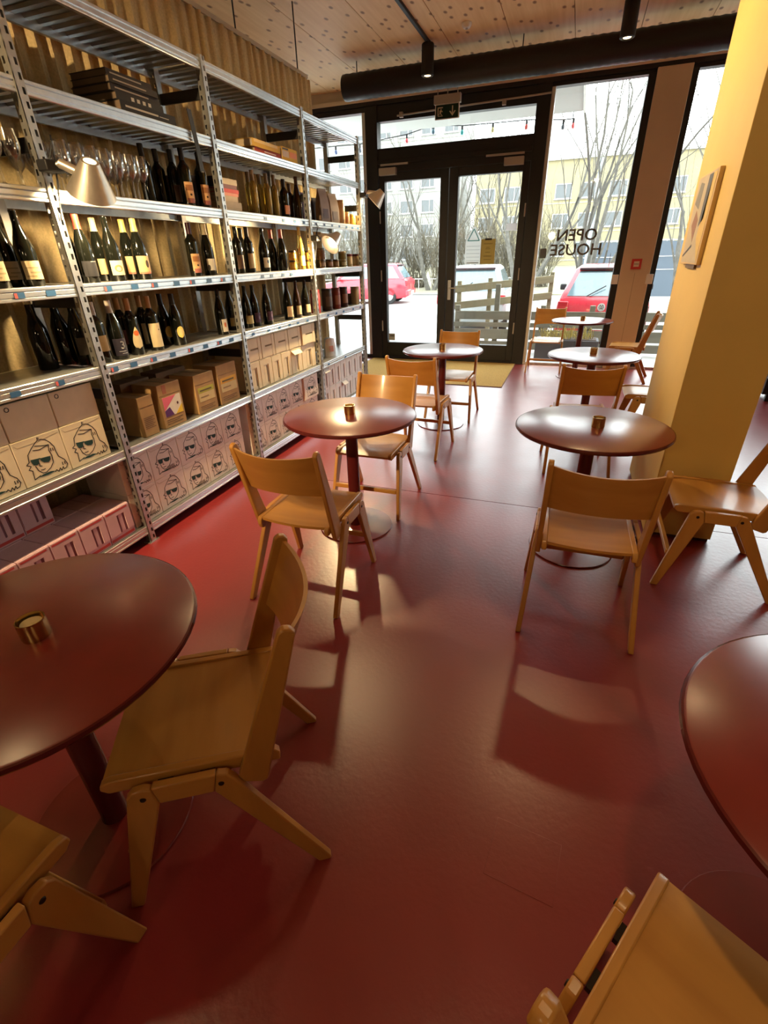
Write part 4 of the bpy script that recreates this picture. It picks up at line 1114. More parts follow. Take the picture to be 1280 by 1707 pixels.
book(XF - 0.10, yb + 0.235, z, 0.24, 0.20, 0.085, 'thick yellow and orange book standing out beside the red one', (0.75, 0.45, 0.03), marks=[(0.02, 0.45, 0.25, 0.72, (0.72, 0.55, 0.35)), (0.5, 0.97, 0.30, 0.75, (0.78, 0.22, 0.02)), (0.05, 0.42, 0.80, 0.92, (0.05, 0.03, 0.02))])
z = LEV['s3']
for q, (T, L, c, w) in enumerate(((0.022, 0.26, (0.55, 0.46, 0.34), 'beige book at the bottom of the small stack behind the second upright'), (0.034, 0.25, (0.60, 0.50, 0.38), 'cream book second from below in the small stack'), (0.034, 0.21, (0.48, 0.38, 0.28), 'tan book third from below in the small stack'),
        (0.018, 0.22, (0.70, 0.28, 0.22), 'salmon book fourth from below in the small stack'), (0.022, 0.22, (0.60, 0.08, 0.09), 'red book fifth from below in the small stack'), (0.024, 0.22, (0.22, 0.10, 0.12), 'dark plum book second from the top of the small stack'), (0.034, 0.22, (0.62, 0.52, 0.38), 'cream book on top of the small stack'))):
    book(XF - 0.15, 3.345 + 0.01 * math.sin(q * 2.1), z, L, 0.2, T, w, c, grp='small book stack on the third shelf')
    z += T + 0.0005
z = LEV['s3']
for q, T in enumerate((0.05, 0.045, 0.05, 0.04)):
    book(XF - 0.235, 3.09 + 0.003 * (q % 2), z, 0.15, 0.2, T, 'dark book %s left of the second upright' % ('at the bottom of the pile', 'second in the pile', 'third in the pile', 'on top of the pile')[q], (0.035, 0.02, 0.02), (0.1, 0.06, 0.05), grp='dark books left of the second upright')
    z += T + 0.0005
# black strap hanging over the lip of the second shelf
sp = onx(326, 205, XF + 0.012)
t = thing('hanging_strap', 'black strap hanging from the black books over the shelf edge', 'strap', (XF + 0.010, 2.98, LEV['s2']))
MB().slab(lambda u, v: (0.004 + 0.010 * math.sin(v * 2), (u - 0.5) * 0.035 + 0.02 * v, 0.10 - 0.30 * v), lambda u, v: (0.000 + 0.010 * math.sin(v * 2), (u - 0.5) * 0.035 + 0.02 * v, 0.10 - 0.30 * v), 2, 8).obj('strap_band', M_BLACK2, t, True)
MB().lathe([(0.006, 0), (0.010, 0.003), (0.006, 0.006), (0.006, 0)], 12).obj('ring', M_STEEL, t, True).location = (0.012, 0.02, -0.205)

# ------------------------------------------------------------------ cartons
def crop_to_unit(pts):
    """points traced on one carton front -> unit square (0..1 across, 0..1 up)"""
    ax, ay, bx, by = 295.0, -130.0, -105.0, -290.0
    det = ax * by - ay * bx
    out = []
    for x, y in pts:
        dx, dy = x - 205.0, y - 865.0
        out.append(((dx * by - dy * bx) / det, (ax * dy - ay * dx) / det))
    return out
def ribbons(lines, w):
    g = MB()
    for ln in lines:
        for (a, b) in zip(ln, ln[1:]):
            d = Vector((b[0] - a[0], b[1] - a[1]))
            if d.length < 1e-6: continue
            n = Vector((-d.y, d.x)).normalized() * w / 2
            e = d.normalized() * w * 0.3
            g.add([(0, a[0] - n.x - e.x, a[1] - n.y - e.y), (0, b[0] - n.x + e.x, b[1] - n.y + e.y), (0, b[0] + n.x + e.x, b[1] + n.y + e.y), (0, a[0] + n.x - e.x, a[1] + n.y - e.y)], [(0, 1, 2, 3)])
    me = bpy.data.meshes.new('line_print'); me.from_pydata(g.v, [], g.f); me.update()
    return me
LADY = [[(250, 805), (235, 745), (213, 740), (225, 715), (198, 710), (213, 690), (205, 640), (225, 595), (245, 560), (262, 537), (285, 528), (312, 530), (340, 545), (368, 572), (383, 608), (400, 640), (440, 660), (462, 690), (457, 715), (440, 728), (432, 712), (425, 738), (412, 722), (405, 747), (388, 735), (380, 748)],
        [(235, 608), (275, 600), (332, 562), (300, 570), (262, 575), (245, 578)], [(332, 562), (335, 600), (355, 635), (366, 680), (350, 720), (322, 752), (300, 758), (272, 742), (252, 712)],
        [(276, 690), (280, 712), (293, 710)], [(288, 738), (302, 735), (314, 728)], [(345, 585), (350, 605)], [(358, 582), (364, 600)], [(425, 680), (432, 700)], [(440, 675), (446, 692)], [(250, 805), (285, 775)], [(262, 537), (258, 520), (270, 523)]]
LADY_ME = ribbons([crop_to_unit(l) for l in LADY], 0.018); LADY_ME.materials.append(M_INK)
def poly_print(polys, mat, name):
    g = MB()
    for p in polys:
        g.add([(0, a, b) for a, b in p], [tuple(range(len(p)))])
    me = bpy.data.meshes.new(name); me.from_pydata(g.v, [], g.f); me.update(); me.materials.append(mat)
    return me
SHADE_ME = poly_print([crop_to_unit(p) for p in ([(220, 672), (270, 658), (276, 690), (264, 705), (242, 709), (228, 692)], [(278, 658), (345, 638), (348, 664), (336, 681), (306, 686), (288, 677)], [(268, 658), (280, 655), (281, 664), (270, 668)])], M_INKGREEN, 'sunglasses_print')
SCARF_ME = poly_print([crop_to_unit(p) for p in ([(272, 790), (300, 768), (350, 745), (384, 742), (330, 772)],)], M_INKGREEN, 'scarf_print')
BAR_ME = poly_print([[(a, 0.10), (a + w, 0.10), (a + w, 0.24), (a, 0.24)] for a, w in ((0.50, .012), (.525, .02), (.555, .01), (.575, .025), (.61, .01), (.63, .018), (.66, .01), (.68, .022), (.71, .012), (.735, .015))], M_INKPALE, 'barcode_print')
_boxm = {}
def box_mesh(w, h, d, mat):
    k = (round(w, 3), round(h, 3), round(d, 3), mat.name)
    if k not in _boxm:
        me = MB().box(-d, 0, 0, w, 0, h).mesh('carton_body'); me.materials.append(mat); _boxm[k] = me
    return _boxm[k]
def carton(y0, y1, z0, z1, label, mat, d=0.30, x=XF - 0.035, cat='box', grp=None, name='carton'):
    g_ = 0.0015
    t = thing(name, label, cat, (x, y0 + g_, z0), 0, grp)
    w, h = y1 - y0 - 2 * g_, z1 - z0
    b = link('body', box_mesh(w, h, d, mat), None, t, bevel=0.003)
    return t, w, h
def lady_box(y0, y1, z0, z1, label, mat, bar=False, x=XF - 0.035, grp='cartons with a drawn woman in sunglasses'):
    t, w, h = carton(y0, y1, z0, z1, label, mat, x=x, grp=grp)
    for me, nm, off in ((LADY_ME, 'line_print', 0.0008), (SHADE_ME, 'sunglasses_print', 0.0011), (SCARF_ME, 'scarf_print', 0.0010)) + (((BAR_ME, 'barcode_print', 0.0012),) if bar else ()):
        o = link(nm, me, None, t); o.location = (off, 0.0, 0.0); o.scale = (1, w, h)
    # flap seam at the top and a tear-out notch
    MB().prism([(w * 0.04, h * 0.93), (w * 0.10, h * 0.865), (w * 0.5, h * 0.872), (w * 0.96, h * 0.93), (w * 0.96, h * 0.936), (w * 0.5, h * 0.878), (w * 0.105, h * 0.872), (w * 0.046, h * 0.936)], 'X', 0.0003, 0.0007).obj('flap_seam', pbsdf('carton_seam', (0.42, 0.34, 0.22), 0.8), t)
    return t
def cutout_box(y0, y1, z0, z1, label, mat, seam, kind, x=XF - 0.035, grp=None, flap=False):
    """carton with die-cut flaps on its front"""
    t, w, h = carton(y0, y1, z0, z1, label, mat, x=x - 0.006, grp=grp)
    T = 0.006
    def pr(nm, a0, a1, b0, b1, m=mat, t0=0.0002, t1=T):
        return MB().box(t0, t1, a0 * w, a1 * w, b0 * h, b1 * h).obj(nm, m, t)
    if kind == 'U':
        pr('front_flap', 0.02, 0.30, 0.02, 0.97); pr('front_flap', 0.70, 0.98, 0.02, 0.97); pr('front_flap', 0.30, 0.70, 0.78, 0.97)
        pr('front_flap', 0.34, 0.52, 0.10, 0.74, t1=0.003); pr('slot', 0.53, 0.64, 0.12, 0.74, seam, 0.0002, 0.001)
    elif kind == 'H':
        pr('front_flap', 0.02, 0.26, 0.02, 0.97); pr('front_flap', 0.80, 0.98, 0.02, 0.97); pr('front_flap', 0.26, 0.80, 0.55, 0.97, t1=0.004); pr('front_flap', 0.27, 0.79, 0.05, 0.47, t1=0.0045)
        pr('slot', 0.26, 0.80, 0.475, 0.545, seam, 0.0002, 0.001)
    elif kind == 'P':
        pr('front_flap', 0.02, 0.42, 0.22, 0.98); pr('front_flap', 0.74, 0.98, 0.22, 0.98); pr('front_flap', 0.42, 0.74, 0.78, 0.98); pr('front_flap', 0.50, 0.64, 0.24, 0.77, t1=0.003)
        pr('slot', 0.43, 0.49, 0.22, 0.77, seam, 0.0002, 0.001); pr('slot', 0.65, 0.73, 0.22, 0.77, seam, 0.0002, 0.001)
        pr('printed_band', 0.03, 0.96, 0.05, 0.13, M_INKRED, 0.0002, 0.0012); pr('printed_band', 0.06, 0.90, 0.90, 0.95, M_INKRED, T, T + 0.0006)
    if flap:
        MB().slab(lambda u, v: (0.008 + 0.035 * v, (0.05 + 0.75 * u) * w, h * 0.93 - 0.03 * v), lambda u, v: (0.008 + 0.035 * v, (0.05 + 0.75 * u) * w, h * 0.93 - 0.03 * v - 0.003), 1, 2).obj('open_flap', mat, t)
    return t
SEAMC = pbsdf('cream_slot', (0.25, 0.19, 0.11), 0.9); SEAMW = pbsdf('white_slot', (0.22, 0.20, 0.18), 0.9); SEAMP = pbsdf('pink_slot', (0.22, 0.10, 0.13), 0.9)
z6, z7 = LEV['s6'] + 0.001, LEV['s7'] + 0.001
# first bay, sixth shelf: plain lids above, printed fronts below
E1 = [0.86, 1.105, 1.35, 1.597, 1.845]
for q in range(4):
    w = ('hidden at the left, beyond the edge', 'cut by the left edge', 'in the middle', 'beside the nearest upright')[q]
    if q > 0:
        lady_box(E1[q], E1[q + 1], z6, z6 + 0.222, 'cream carton with drawn sunglasses woman, %s' % w, M_CREAMBOX, x=XF - 0.03)
        t, ww, hh = carton(E1[q] + 0.008, E1[q + 1] + 0.006, z6 + 0.223, z6 + 0.392, 'plain cream carton with round hole, upper row, %s' % w, M_CREAMBOX, x=XF - 0.034, grp='plain cream cartons')
        o = MB().lathe([(0.008, 0), (0.011, 0.0), (0.011, 0.0012), (0.008, 0.0012), (0.008, 0)], 16).obj('punched_hole', M_INK, t)
        o.matrix_local = Matrix.Translation((0.0002, ww * (0.16 if q != 1 else 0.8), hh * (0.86 if q != 1 else 0.12))) @ Matrix.Rotation(R(90), 4, 'Y')
# second and third bay, lowest shelf
for bay, ed, words in ((2, [1.862, 2.085, 2.335, 2.575, 2.80, 3.032], 'second bay'), (3, [3.125, 3.352, 3.586, 3.802, 4.052, 4.335], 'third bay')):
    for rw in (0, 1):
        for q in range(5):
            pos = ('leftmost', 'second from the left', 'third from the left', 'fourth from the left', 'rightmost')[q]
            z0 = z7 + (0.0 if rw == 0 else 0.221)
            lady_box(ed[q], ed[q + 1], z0, z0 + (0.22 if rw == 0 else 0.213), 'white sunglasses-woman carton, lowest shelf of the %s, %s row, %s' % (words, ('lower', 'upper')[rw], pos), M_WHITEBOX, bar=(q + rw) % 2 == 0 or bay == 3, x=XF - (0.035 if not (bay == 3 and q == 4 and rw == 1) else 0.018), grp='white sunglasses cartons on the lowest shelf')
# third bay, sixth shelf: die-cut cream cartons
EU = [3.245, 3.455, 3.66, 3.885, 4.115, 4.375]
for q in range(5):
    cutout_box(EU[q], EU[q + 1], z6 + 0.222, z6 + 0.397, 'cream carton with crossing flaps, upper row, %s under the wine shelf' % ORD[q], M_CREAMBOX, SEAMC, 'H', x=XF - (0.035 if q < 4 else 0.022), grp='cream flap cartons in the third bay')
EL = [3.245, 3.40, 3.58, 3.737, 3.90, 4.10, 4.375]
for q in range(6):
    cutout_box(EL[q], EL[q + 1], z6, z6 + 0.221, 'cream carton with upright slot, lower row, %s under the wine shelf' % ORD[q], M_CREAMBOX, SEAMC, 'U', grp='cream slot cartons in the third bay', flap=(q == 4))
# fourth bay, lowest shelf
E4 = [4.475, 4.63, 4.78, 4.93, 5.08, 5.235, 5.40, 5.565]
for rw in (0, 1):
    for q in range(7):
        z0 = z7 + (0.0 if rw == 0 else 0.221)
        cutout_box(E4[q], E4[q + 1], z0, z0 + 0.22, 'white slotted carton in the last bay, %s row, %s from the left' % (('lower', 'upper')[rw], ORD[q]), M_WHITEBOX, SEAMW, 'U', grp='white slot cartons in the last bay', flap=(q in (0, 3) and rw == (q == 0)))
# first bay, lowest shelf: pink cartons, a front row and a stacked back row
EP = [1.000, 1.165, 1.330, 1.495, 1.660, 1.838]
for q in range(5):
    cutout_box(EP[q], EP[q + 1], z7, z7 + 0.20, 'pink carton with red band, lowest shelf front row, %s from the left' % ORD[q], M_PINKBOX, SEAMP, 'P', x=XF - 0.012, grp='pink cartons on the lowest shelf')['depth'] = 0.17
for o in [o for o in bpy.data.objects if 'depth' in o.keys()]:
    del o['depth']
    for ch in o.children:
        if ch.name.startswith('body'):
            ch.scale = (0.175 / 0.30, 1, 1)
for q in range(5):
    t, w, h = carton(EP[q], EP[q + 1], z7, z7 + 0.20, 'pink carton standing behind the front row, %s from the left' % ORD[q], M_PINKBOX, d=0.17, x=XF - 0.20, grp='pink cartons in the rear row')
    MB().box(-0.165, -0.005, w * 0.47, w * 0.53, h, h + 0.0006).obj('tape', flat('pink_tape', (0.50, 0.30, 0.34)), t)
for q in range(3):
    o = cutout_box(EP[q] + 0.03, EP[q + 1] + 0.03, z7 + 0.201, z7 + 0.395, 'pink carton stacked on the rear row, %s from the left' % ORD[q], M_PINKBOX, SEAMP, 'P', x=XF - 0.20, grp='pink cartons stacked on the rear row')
    for ch in o.children:
        if ch.name.startswith('body'): ch.scale = (0.17 / 0.30, 1, 1)
# brown cartons, second bay, sixth shelf
BB = [(2.105, 2.222, 0.238, 'narrow brown carton with printed lines, left of the brown ones', None),
      (2.272, 2.470, 0.272, 'brown carton with pink, white and yellow label', 'pink'),
      (2.600, 2.808, 0.262, 'brown carton with yellow-green label strip', 'green'),
      (2.845, 3.075, 0.280, 'brown carton with orange label strip beside the second upright', 'orange')]
for q, (y0, y1, h, lab, art_) in enumerate(BB):
    t, w, hh = carton(y0, y1, z6, z6 + h, lab, M_BROWNBOX, d=0.20, x=XF - 0.03, grp='brown cartons on the sixth shelf')
    T0, T1 = 0.0003, 0.0010
    def pp(nm, pts, c, o=0.0):
        MB().prism([(a * w, b * hh) for a, b in pts], 'X', T0 + o, T1 + o).obj(nm, flat('cprint_%.2f_%.2f_%.2f' % c, c), t)
    def rect(a0, a1, b0, b1): return [(a0, b0), (a1, b0), (a1, b1), (a0, b1)]
    DKB = (0.16, 0.09, 0.04)
    pp('flap_line', rect(0.02, 0.98, 0.745, 0.755), (0.20, 0.12, 0.05))
    for j in range(3 if art_ else 7):
        pp('text_line', rect(0.12, 0.85 - 0.13 * (j % 2), 0.08 + j * 0.045 + (0 if art_ else 0.12), 0.095 + j * 0.045 + (0 if art_ else 0.12)), DKB)
    if art_ == 'pink':
        pp('label', rect(0.12, 0.92, 0.26, 0.70), (0.74, 0.70, 0.62))
        pp('label_shape', [(0.12, 0.70), (0.72, 0.70), (0.12, 0.40)], (0.72, 0.14, 0.22), 0.0004)
        pp('label_shape', [(0.12, 0.26), (0.50, 0.26), (0.36, 0.46), (0.12, 0.40)], (0.09, 0.02, 0.14), 0.0008)
        pp('label_shape', [(0.58, 0.26), (0.92, 0.26), (0.92, 0.46)], (0.78, 0.55, 0.05), 0.0008)
        pp('label_dot', [(0.74 + 0.04 * math.cos(a), 0.50 + 0.035 * math.sin(a)) for a in [k * math.pi / 5 for k in range(10)]], (0.10, 0.03, 0.03), 0.0012)
        pp('tape', rect(0.20, 0.36, 0.78, 0.98), (0.36, 0.12, 0.06))
    elif art_:
        pp('label', rect(0.12, 0.92, 0.30, 0.62), (0.60, 0.48, 0.24))
        c = (0.42, 0.40, 0.06) if art_ == 'green' else (0.62, 0.34, 0.05)
        pp('label_shape', rect(0.12, 0.92, 0.52, 0.66), c, 0.0004)
        pp('text_line', rect(0.2, 0.8, 0.56, 0.60), (0.12, 0.09, 0.03), 0.0008)
        pp('text_line', rect(0.2, 0.6, 0.40, 0.43), (0.30, 0.20, 0.10), 0.0008)
    MB().box(-0.195, -0.005, w * 0.46, w * 0.54, hh, hh + 0.0006).obj('tape', flat('brown_tape', (0.20, 0.12, 0.05)), t)
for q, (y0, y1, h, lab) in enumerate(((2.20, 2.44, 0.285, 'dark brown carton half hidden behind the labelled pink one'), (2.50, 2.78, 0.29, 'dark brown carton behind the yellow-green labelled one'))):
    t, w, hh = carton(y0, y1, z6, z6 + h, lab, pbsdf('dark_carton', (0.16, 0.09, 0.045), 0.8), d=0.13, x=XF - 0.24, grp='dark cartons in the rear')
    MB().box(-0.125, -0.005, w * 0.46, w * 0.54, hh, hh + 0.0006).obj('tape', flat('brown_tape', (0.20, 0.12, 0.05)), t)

# ------------------------------------------------------------------ things on the door glass
yg = YW + 0.0445
t = thing('paper_sign', 'white house-shaped paper with teal triangle stuck on the right door glass', 'sign', (-1.51, yg, 1.42))
MB().prism([(-0.12, 0), (0.12, 0), (0.12, 0.31), (0.02, 0.49), (-0.02, 0.49), (-0.12, 0.31)], 'Y', -0.002, 0).obj('sheet', paper('sign_white', (0.80, 0.84, 0.84)), t)
g = MB()
for a, b in (((-0.085, 0.31), (0, 0.46)), ((0, 0.46), (0.085, 0.31)), ((0.085, 0.31), (-0.085, 0.31))):
    g.tube([(a[0], -0.003, a[1]), (b[0], -0.003, b[1])], 0.006, 4)
g.obj('triangle_outline', flat('sign_teal', (0.08, 0.40, 0.42)), t)
for k in range(5):
    MB().box(-0.10, 0.10, -0.003, -0.0021, 0.045 + k * 0.048, 0.049 + k * 0.048).obj('ruled_line', flat('sign_grey', (0.30, 0.36, 0.38)), t)
MB().box(-0.09, 0.09, -0.003, -0.0021, 0.012, 0.026).obj('ruled_line', MATS['sign_grey'], t)
t = thing('kraft_notice', 'kraft paper notice on two strings beside the paper sign on the door', 'notice', (-1.292, yg, 1.42))
MB().box(-0.105, 0.105, -0.004, 0, 0, 0.325).obj('sheet', paper('kraft', (0.46, 0.36, 0.16)), t)
MB().box(-0.05, 0.05, -0.007, -0.0041, 0.31, 0.335).obj('clip', M_BLACK2, t)
for k, (w, z) in enumerate(((0.13, 0.26), (0.05, 0.215), (0.07, 0.195), (0.07, 0.15), (0.12, 0.10), (0.11, 0.055))):
    MB().box(-w / 2, w / 2, -0.0046, -0.0041, z, z + 0.008).obj('text_line', flat('kraft_ink', (0.22, 0.16, 0.06)), t)
for x in (-0.045, 0.10):
    MB().tube([(x, -0.002, 0.325), (x, -0.002, 1.10)], 0.0025, 5).obj('string', flat('grey_string', (0.16, 0.16, 0.15)), t)
tag(MB().box(-1.05, -0.90, yg - 0.0015, yg, 1.84, 1.93).obj('white_note', paper('note_paper', (0.82, 0.82, 0.82)), bevel=0.0003), 'small blank white paper stuck high at the edge of the right door glass', 'paper')
t = thing('door_sticker', 'small square beige sticker in the lower corner of the left door glass', 'sticker', (-2.81, yg, 0.35))
MB().box(-0.055, 0.055, -0.0015, 0, -0.055, 0.055).obj('sheet', paper('sticker_beige', (0.42, 0.36, 0.27)), t)
MB().box(-0.035, 0.035, -0.0022, -0.0016, 0.005, 0.03).obj('print', flat('sticker_dark', (0.16, 0.13, 0.10)), t)

# ------------------------------------------------------------------ the street
GZ = -0.15
M_STREET = pbsdf('pale_asphalt', (0.38, 0.38, 0.365), 0.85, noise=0.18, nscale=1.5, bump=0.2, bscale=30)
M_FARG = pbsdf('winter_verge', (0.187, 0.176, 0.117), 0.95, noise=0.25, nscale=2)
structure(MB().box(-60, 60, YW + 0.3, 24.6, GZ - 0.2, GZ).obj('street', M_STREET))
structure(MB().box(-60, 60, 24.6, 120, GZ - 0.2, GZ + 0.05).obj('verge', M_FARG))
structure(MB().box(XL - 2, XR + 2, YW + 0.14, YW + 0.3, GZ - 0.2, 0.0).obj('outer_sill', pbsdf('concrete_sill', (0.38, 0.38, 0.36), 0.8)))
tag(MB().box(-30, -2.0, 24.5, 24.6, GZ, GZ + 0.07).obj('kerb', pbsdf('kerb_stone', (0.16, 0.16, 0.155), 0.85)), 'dark kerb line across the far side of the street', 'kerb')
can = structure(MB().box(-7.5, -0.26, YW + 0.26, 9.85, 3.45, 3.75).obj('canopy', pbsdf('white_soffit', (0.562, 0.593, 0.562), 0.7)))
MB().box(-0.26, -0.23, YW + 0.26, 9.87, 3.43, 3.77).obj('edge_strip', M_STEEL, can)
M_BARK = pbsdf('grey_bark', (0.086, 0.081, 0.068), 0.9, noise=0.3, nscale=8)
M_BARK2 = pbsdf('brown_twig', (0.103, 0.089, 0.061), 0.9, noise=0.2, nscale=8)
def tree(x, y, h, seed, label, r0=0.16, stems=1, spread=0.5, depth=5, mat=M_BARK):
    rnd = random.Random(seed)
    t = thing('bare_tree', label, 'tree', (x, y, GZ), 0, 'bare winter trees')
    trunk, br = MB(), MB()
    def grow(p, d, L, r, k, g):
        pts, rs = [p], [r]
        n = 3
        for i in range(n):
            d = (d + Vector((rnd.uniform(-.16, .16), rnd.uniform(-.16, .16), rnd.uniform(-.04, .12)))).normalized()
            p = p + d * (L / n); pts.append(p); rs.append(r * (1 - 0.38 * (i + 1) / n))
        g.tube(pts, rs, 5 if r > 0.03 else 3, False)
        if k <= 0: return
        nb = 3 if k > 1 else 2
        for j in range(nb):
            a = rnd.uniform(0, 2 * math.pi)
            tl = rnd.uniform(0.25, 0.75) * (spread + 0.25)
            s = d.cross(Vector((0.3, 0.2, 1))).normalized(); u = s.cross(d).normalized()
            nd = (d * math.cos(tl) + (s * math.cos(a) + u * math.sin(a)) * math.sin(tl)).normalized()
            q = pts[-1] if j < 2 else pts[rnd.choice((1, 2))]
            grow(q, nd, L * rnd.uniform(0.62, 0.86), rs[-1] * rnd.uniform(0.55, 0.8), k - 1, br)
    for s in range(stems):
        a = 2 * math.pi * s / stems + rnd.random()
        tl = 0.0 if stems == 1 else rnd.uniform(0.1, spread)
        d = Vector((math.sin(tl) * math.cos(a), math.sin(tl) * math.sin(a), math.cos(tl)))
        grow(Vector((0.12 * math.cos(a) * (stems > 1), 0.12 * math.sin(a) * (stems > 1), -0.05)), d, h * 0.30, r0, depth, trunk)
    trunk.obj('trunk', mat, t, True); br.obj('branches', mat, t, True)
tree(0.15, 17.5, 10.5, 4, 'many-stemmed bare tree behind the window lettering', 0.085, 5, 0.38, 6)
tree(2.6, 15.5, 9.0, 9, 'bare tree right of the red car seen past the beige post', 0.08, 3, 0.5, 6)
tree(-1.9, 20.5, 10.0, 21, 'bare tree with pale trunk seen through the right door glass', 0.11, 2, 0.45, 6)
tree(-7.3, 27.5, 10.0, 13, 'bare tree with grey trunk seen through the left door glass', 0.14, 2, 0.4, 6)
tree(-10.5, 29.0, 9.0, 17, 'thin bare tree at the left of the left door glass', 0.10, 2, 0.4, 5)
tree(4.6, 22.0, 11.0, 31, 'bare tree far right beyond the dark site fence', 0.10, 3, 0.4, 5)
tree(-4.3, 32.0, 11.0, 37, 'distant bare tree above the white car', 0.12, 3, 0.4, 5)
def shrub(x, y, h, seed, label):
    rnd = random.Random(seed)
    t = thing('bare_shrub', label, 'shrub', (x, y, GZ + 0.05), 0, 'bare shrubs across the street')
    g = MB()
    for i in range(90):
        a = rnd.uniform(0, 2 * math.pi); l = rnd.uniform(0.05, 0.55)
        d = Vector((math.cos(a) * math.sin(l), math.sin(a) * math.sin(l), math.cos(l)))
        p = Vector((rnd.uniform(-.5, .5), rnd.uniform(-.3, .3), 0))
        L = h * rnd.uniform(0.6, 1.05)
        pts = [p]
        for k in range(4):
            d = (d + Vector((rnd.uniform(-.18, .18), rnd.uniform(-.18, .18), 0.05))).normalized()
            p = p + d * L / 4; pts.append(p)
            if k >= 1:
                for _ in range(2):
                    e = (d + Vector((rnd.uniform(-.8, .8), rnd.uniform(-.8, .8), rnd.uniform(-.1, .5)))).normalized()
                    g.tube([p, p + e * L * 0.16, p + e * L * 0.26 + Vector((0, 0, 0.05))], [0.010, 0.008, 0.005], 3, False)
        g.tube(pts, [0.018, 0.015, 0.012, 0.010, 0.006], 3, False)
    g.obj('twigs', M_BARK2, t)
    MB().tube([(0, 0, -0.02), (0.02, 0, 0.25)], [0.08, 0.05], 6).obj('stump', M_BARK, t)
for q in range(8):
    shrub(-14.2 + q * 1.75, 29.3 + 0.8 * (q % 2), 2.7 + 0.5 * (q % 3), 50 + q, 'twiggy bare shrub in the row across the street, %s from the left' % ORD[q])
# low rail along the far pavement
t = thing('low_rail', 'thin low metal rail in front of the bare shrubs', 'railing', (0, 27.6, GZ + 0.05))
MB().tube([(-16, 0, 0.55), (-2, 0, 0.55)], 0.02, 6).obj('rail', M_STEEL, t, True)
for k in range(8):
    MB().tube([(-16 + 2 * k, 0, 0), (-16 + 2 * k, 0, 0.55)], 0.018, 6).obj('post', M_STEEL, t, True)
# apartment blocks
def window_meshes(w, h):
    f = MB()
    f.box(0, w, -0.05, 0.02, 0, 0.09).box(0, w, -0.05, 0.02, h - 0.09, h).box(0, 0.09, -0.05, 0.02, 0.09, h - 0.09).box(w - 0.09, w, -0.05, 0.02, 0.09, h - 0.09).box(w * 0.62, w * 0.62 + 0.08, -0.05, 0.02, 0.09, h - 0.09)
    f.box(-0.1, w + 0.1, -0.16, 0.0, -0.1, -0.01)
    p = MB().box(0.09, w - 0.09, 0.0, 0.015, 0.09, h - 0.09)
    fm, pm = f.mesh('window'), p.mesh('pane')
    fm.materials.append(pbsdf('white_window_frame', (0.429, 0.429, 0.429), 0.5)); pm.materials.append(pbsdf('far_window_glass', (0.07, 0.08, 0.085), 0.08, spec=0.7))
    return fm, pm
def block(x0, x1, y, h, cols, z0s, label, mat, w=2.1, wh=1.7, roof=True):
    t = thing('apartment_block', label, 'building', ((x0 + x1) / 2, y, GZ))
    cx = (x0 + x1) / 2
    MB().box(x0 - cx, x1 - cx, 0.02, 9, 0, h).obj('walls', mat, t)
    MB().box(x0 - cx - 0.3, x1 - cx + 0.3, -0.3, 9.2, h, h + 0.25).obj('roof_slab', pbsdf('pale_roof', (0.55, 0.55, 0.53), 0.8), t)
    fm, pm = window_meshes(w, wh)
    step = (x1 - x0) / cols
    for z in z0s:
        for c in range(cols):
            o = link('window', fm, None, t); o.location = (x0 - cx + step * (c + 0.5) - w / 2, 0.0, z)
            link('pane', pm, None, o)
        MB().box(x0 - cx, x1 - cx, -0.04, 0.019, z - 0.55, z - 0.45).obj('string_course', pbsdf('cornice', (0.343, 0.328, 0.265), 0.8), t)
M_YELF = pbsdf('yellow_render', (0.265, 0.232, 0.136), 0.85, noise=0.06, nscale=0.6)
M_WHTF = pbsdf('white_render', (0.239, 0.242, 0.229), 0.85, noise=0.05, nscale=0.6)
block(-15.0, 52.0, 80.0, 12.3, 20, (1.2, 4.6, 8.0), 'pale yellow apartment block with white windows behind the bare trees', M_YELF)
block(-62.0, -18.0, 84.0, 22.5, 13, (1.2, 4.4, 7.6, 10.8, 14.0, 17.2), 'whitish apartment block seen through the left door glass', M_WHTF)
block(56.0, 90.0, 78.0, 20.0, 9, (1.2, 4.4, 7.6, 10.8, 14.0), 'pale block far right beyond the pillar', M_WHTF)
# grey pole
pp_ = ony(978, 430, 19.0)
tag(MB().tube([(0, 0, 0), (0, 0, 4.2)], [0.08, 0.06], 10).obj('street_pole', pbsdf('pole_grey', (0.30, 0.34, 0.36), 0.5, 0.3)), 'plain grey street pole behind the red car', 'pole').location = (pp_.x, 19.0, GZ)
# dark site fence
t = thing('site_fence', 'dark blue-grey construction fence panels behind the red car', 'fence', (0, 20.5, GZ))
for k in range(5):
    x = 0.05 + k * 1.75
    MB().box(x + 0.03, x + 1.72, -0.012, 0.012, 0.25, 1.95).obj('panel', pbsdf('slate_tarpaulin', (0.07, 0.09, 0.115), 0.5), t)
    MB().tube([(x, 0, 0), (x, 0, 2.05)], 0.022, 8).obj('post', M_STEEL, t, True)
    for z in (0.22, 1.1, 1.5, 1.98):
        MB().tube([(x, -0.02, z), (x + 1.75, -0.02, z)], 0.012, 6).obj('bar', M_STEEL, t, True)

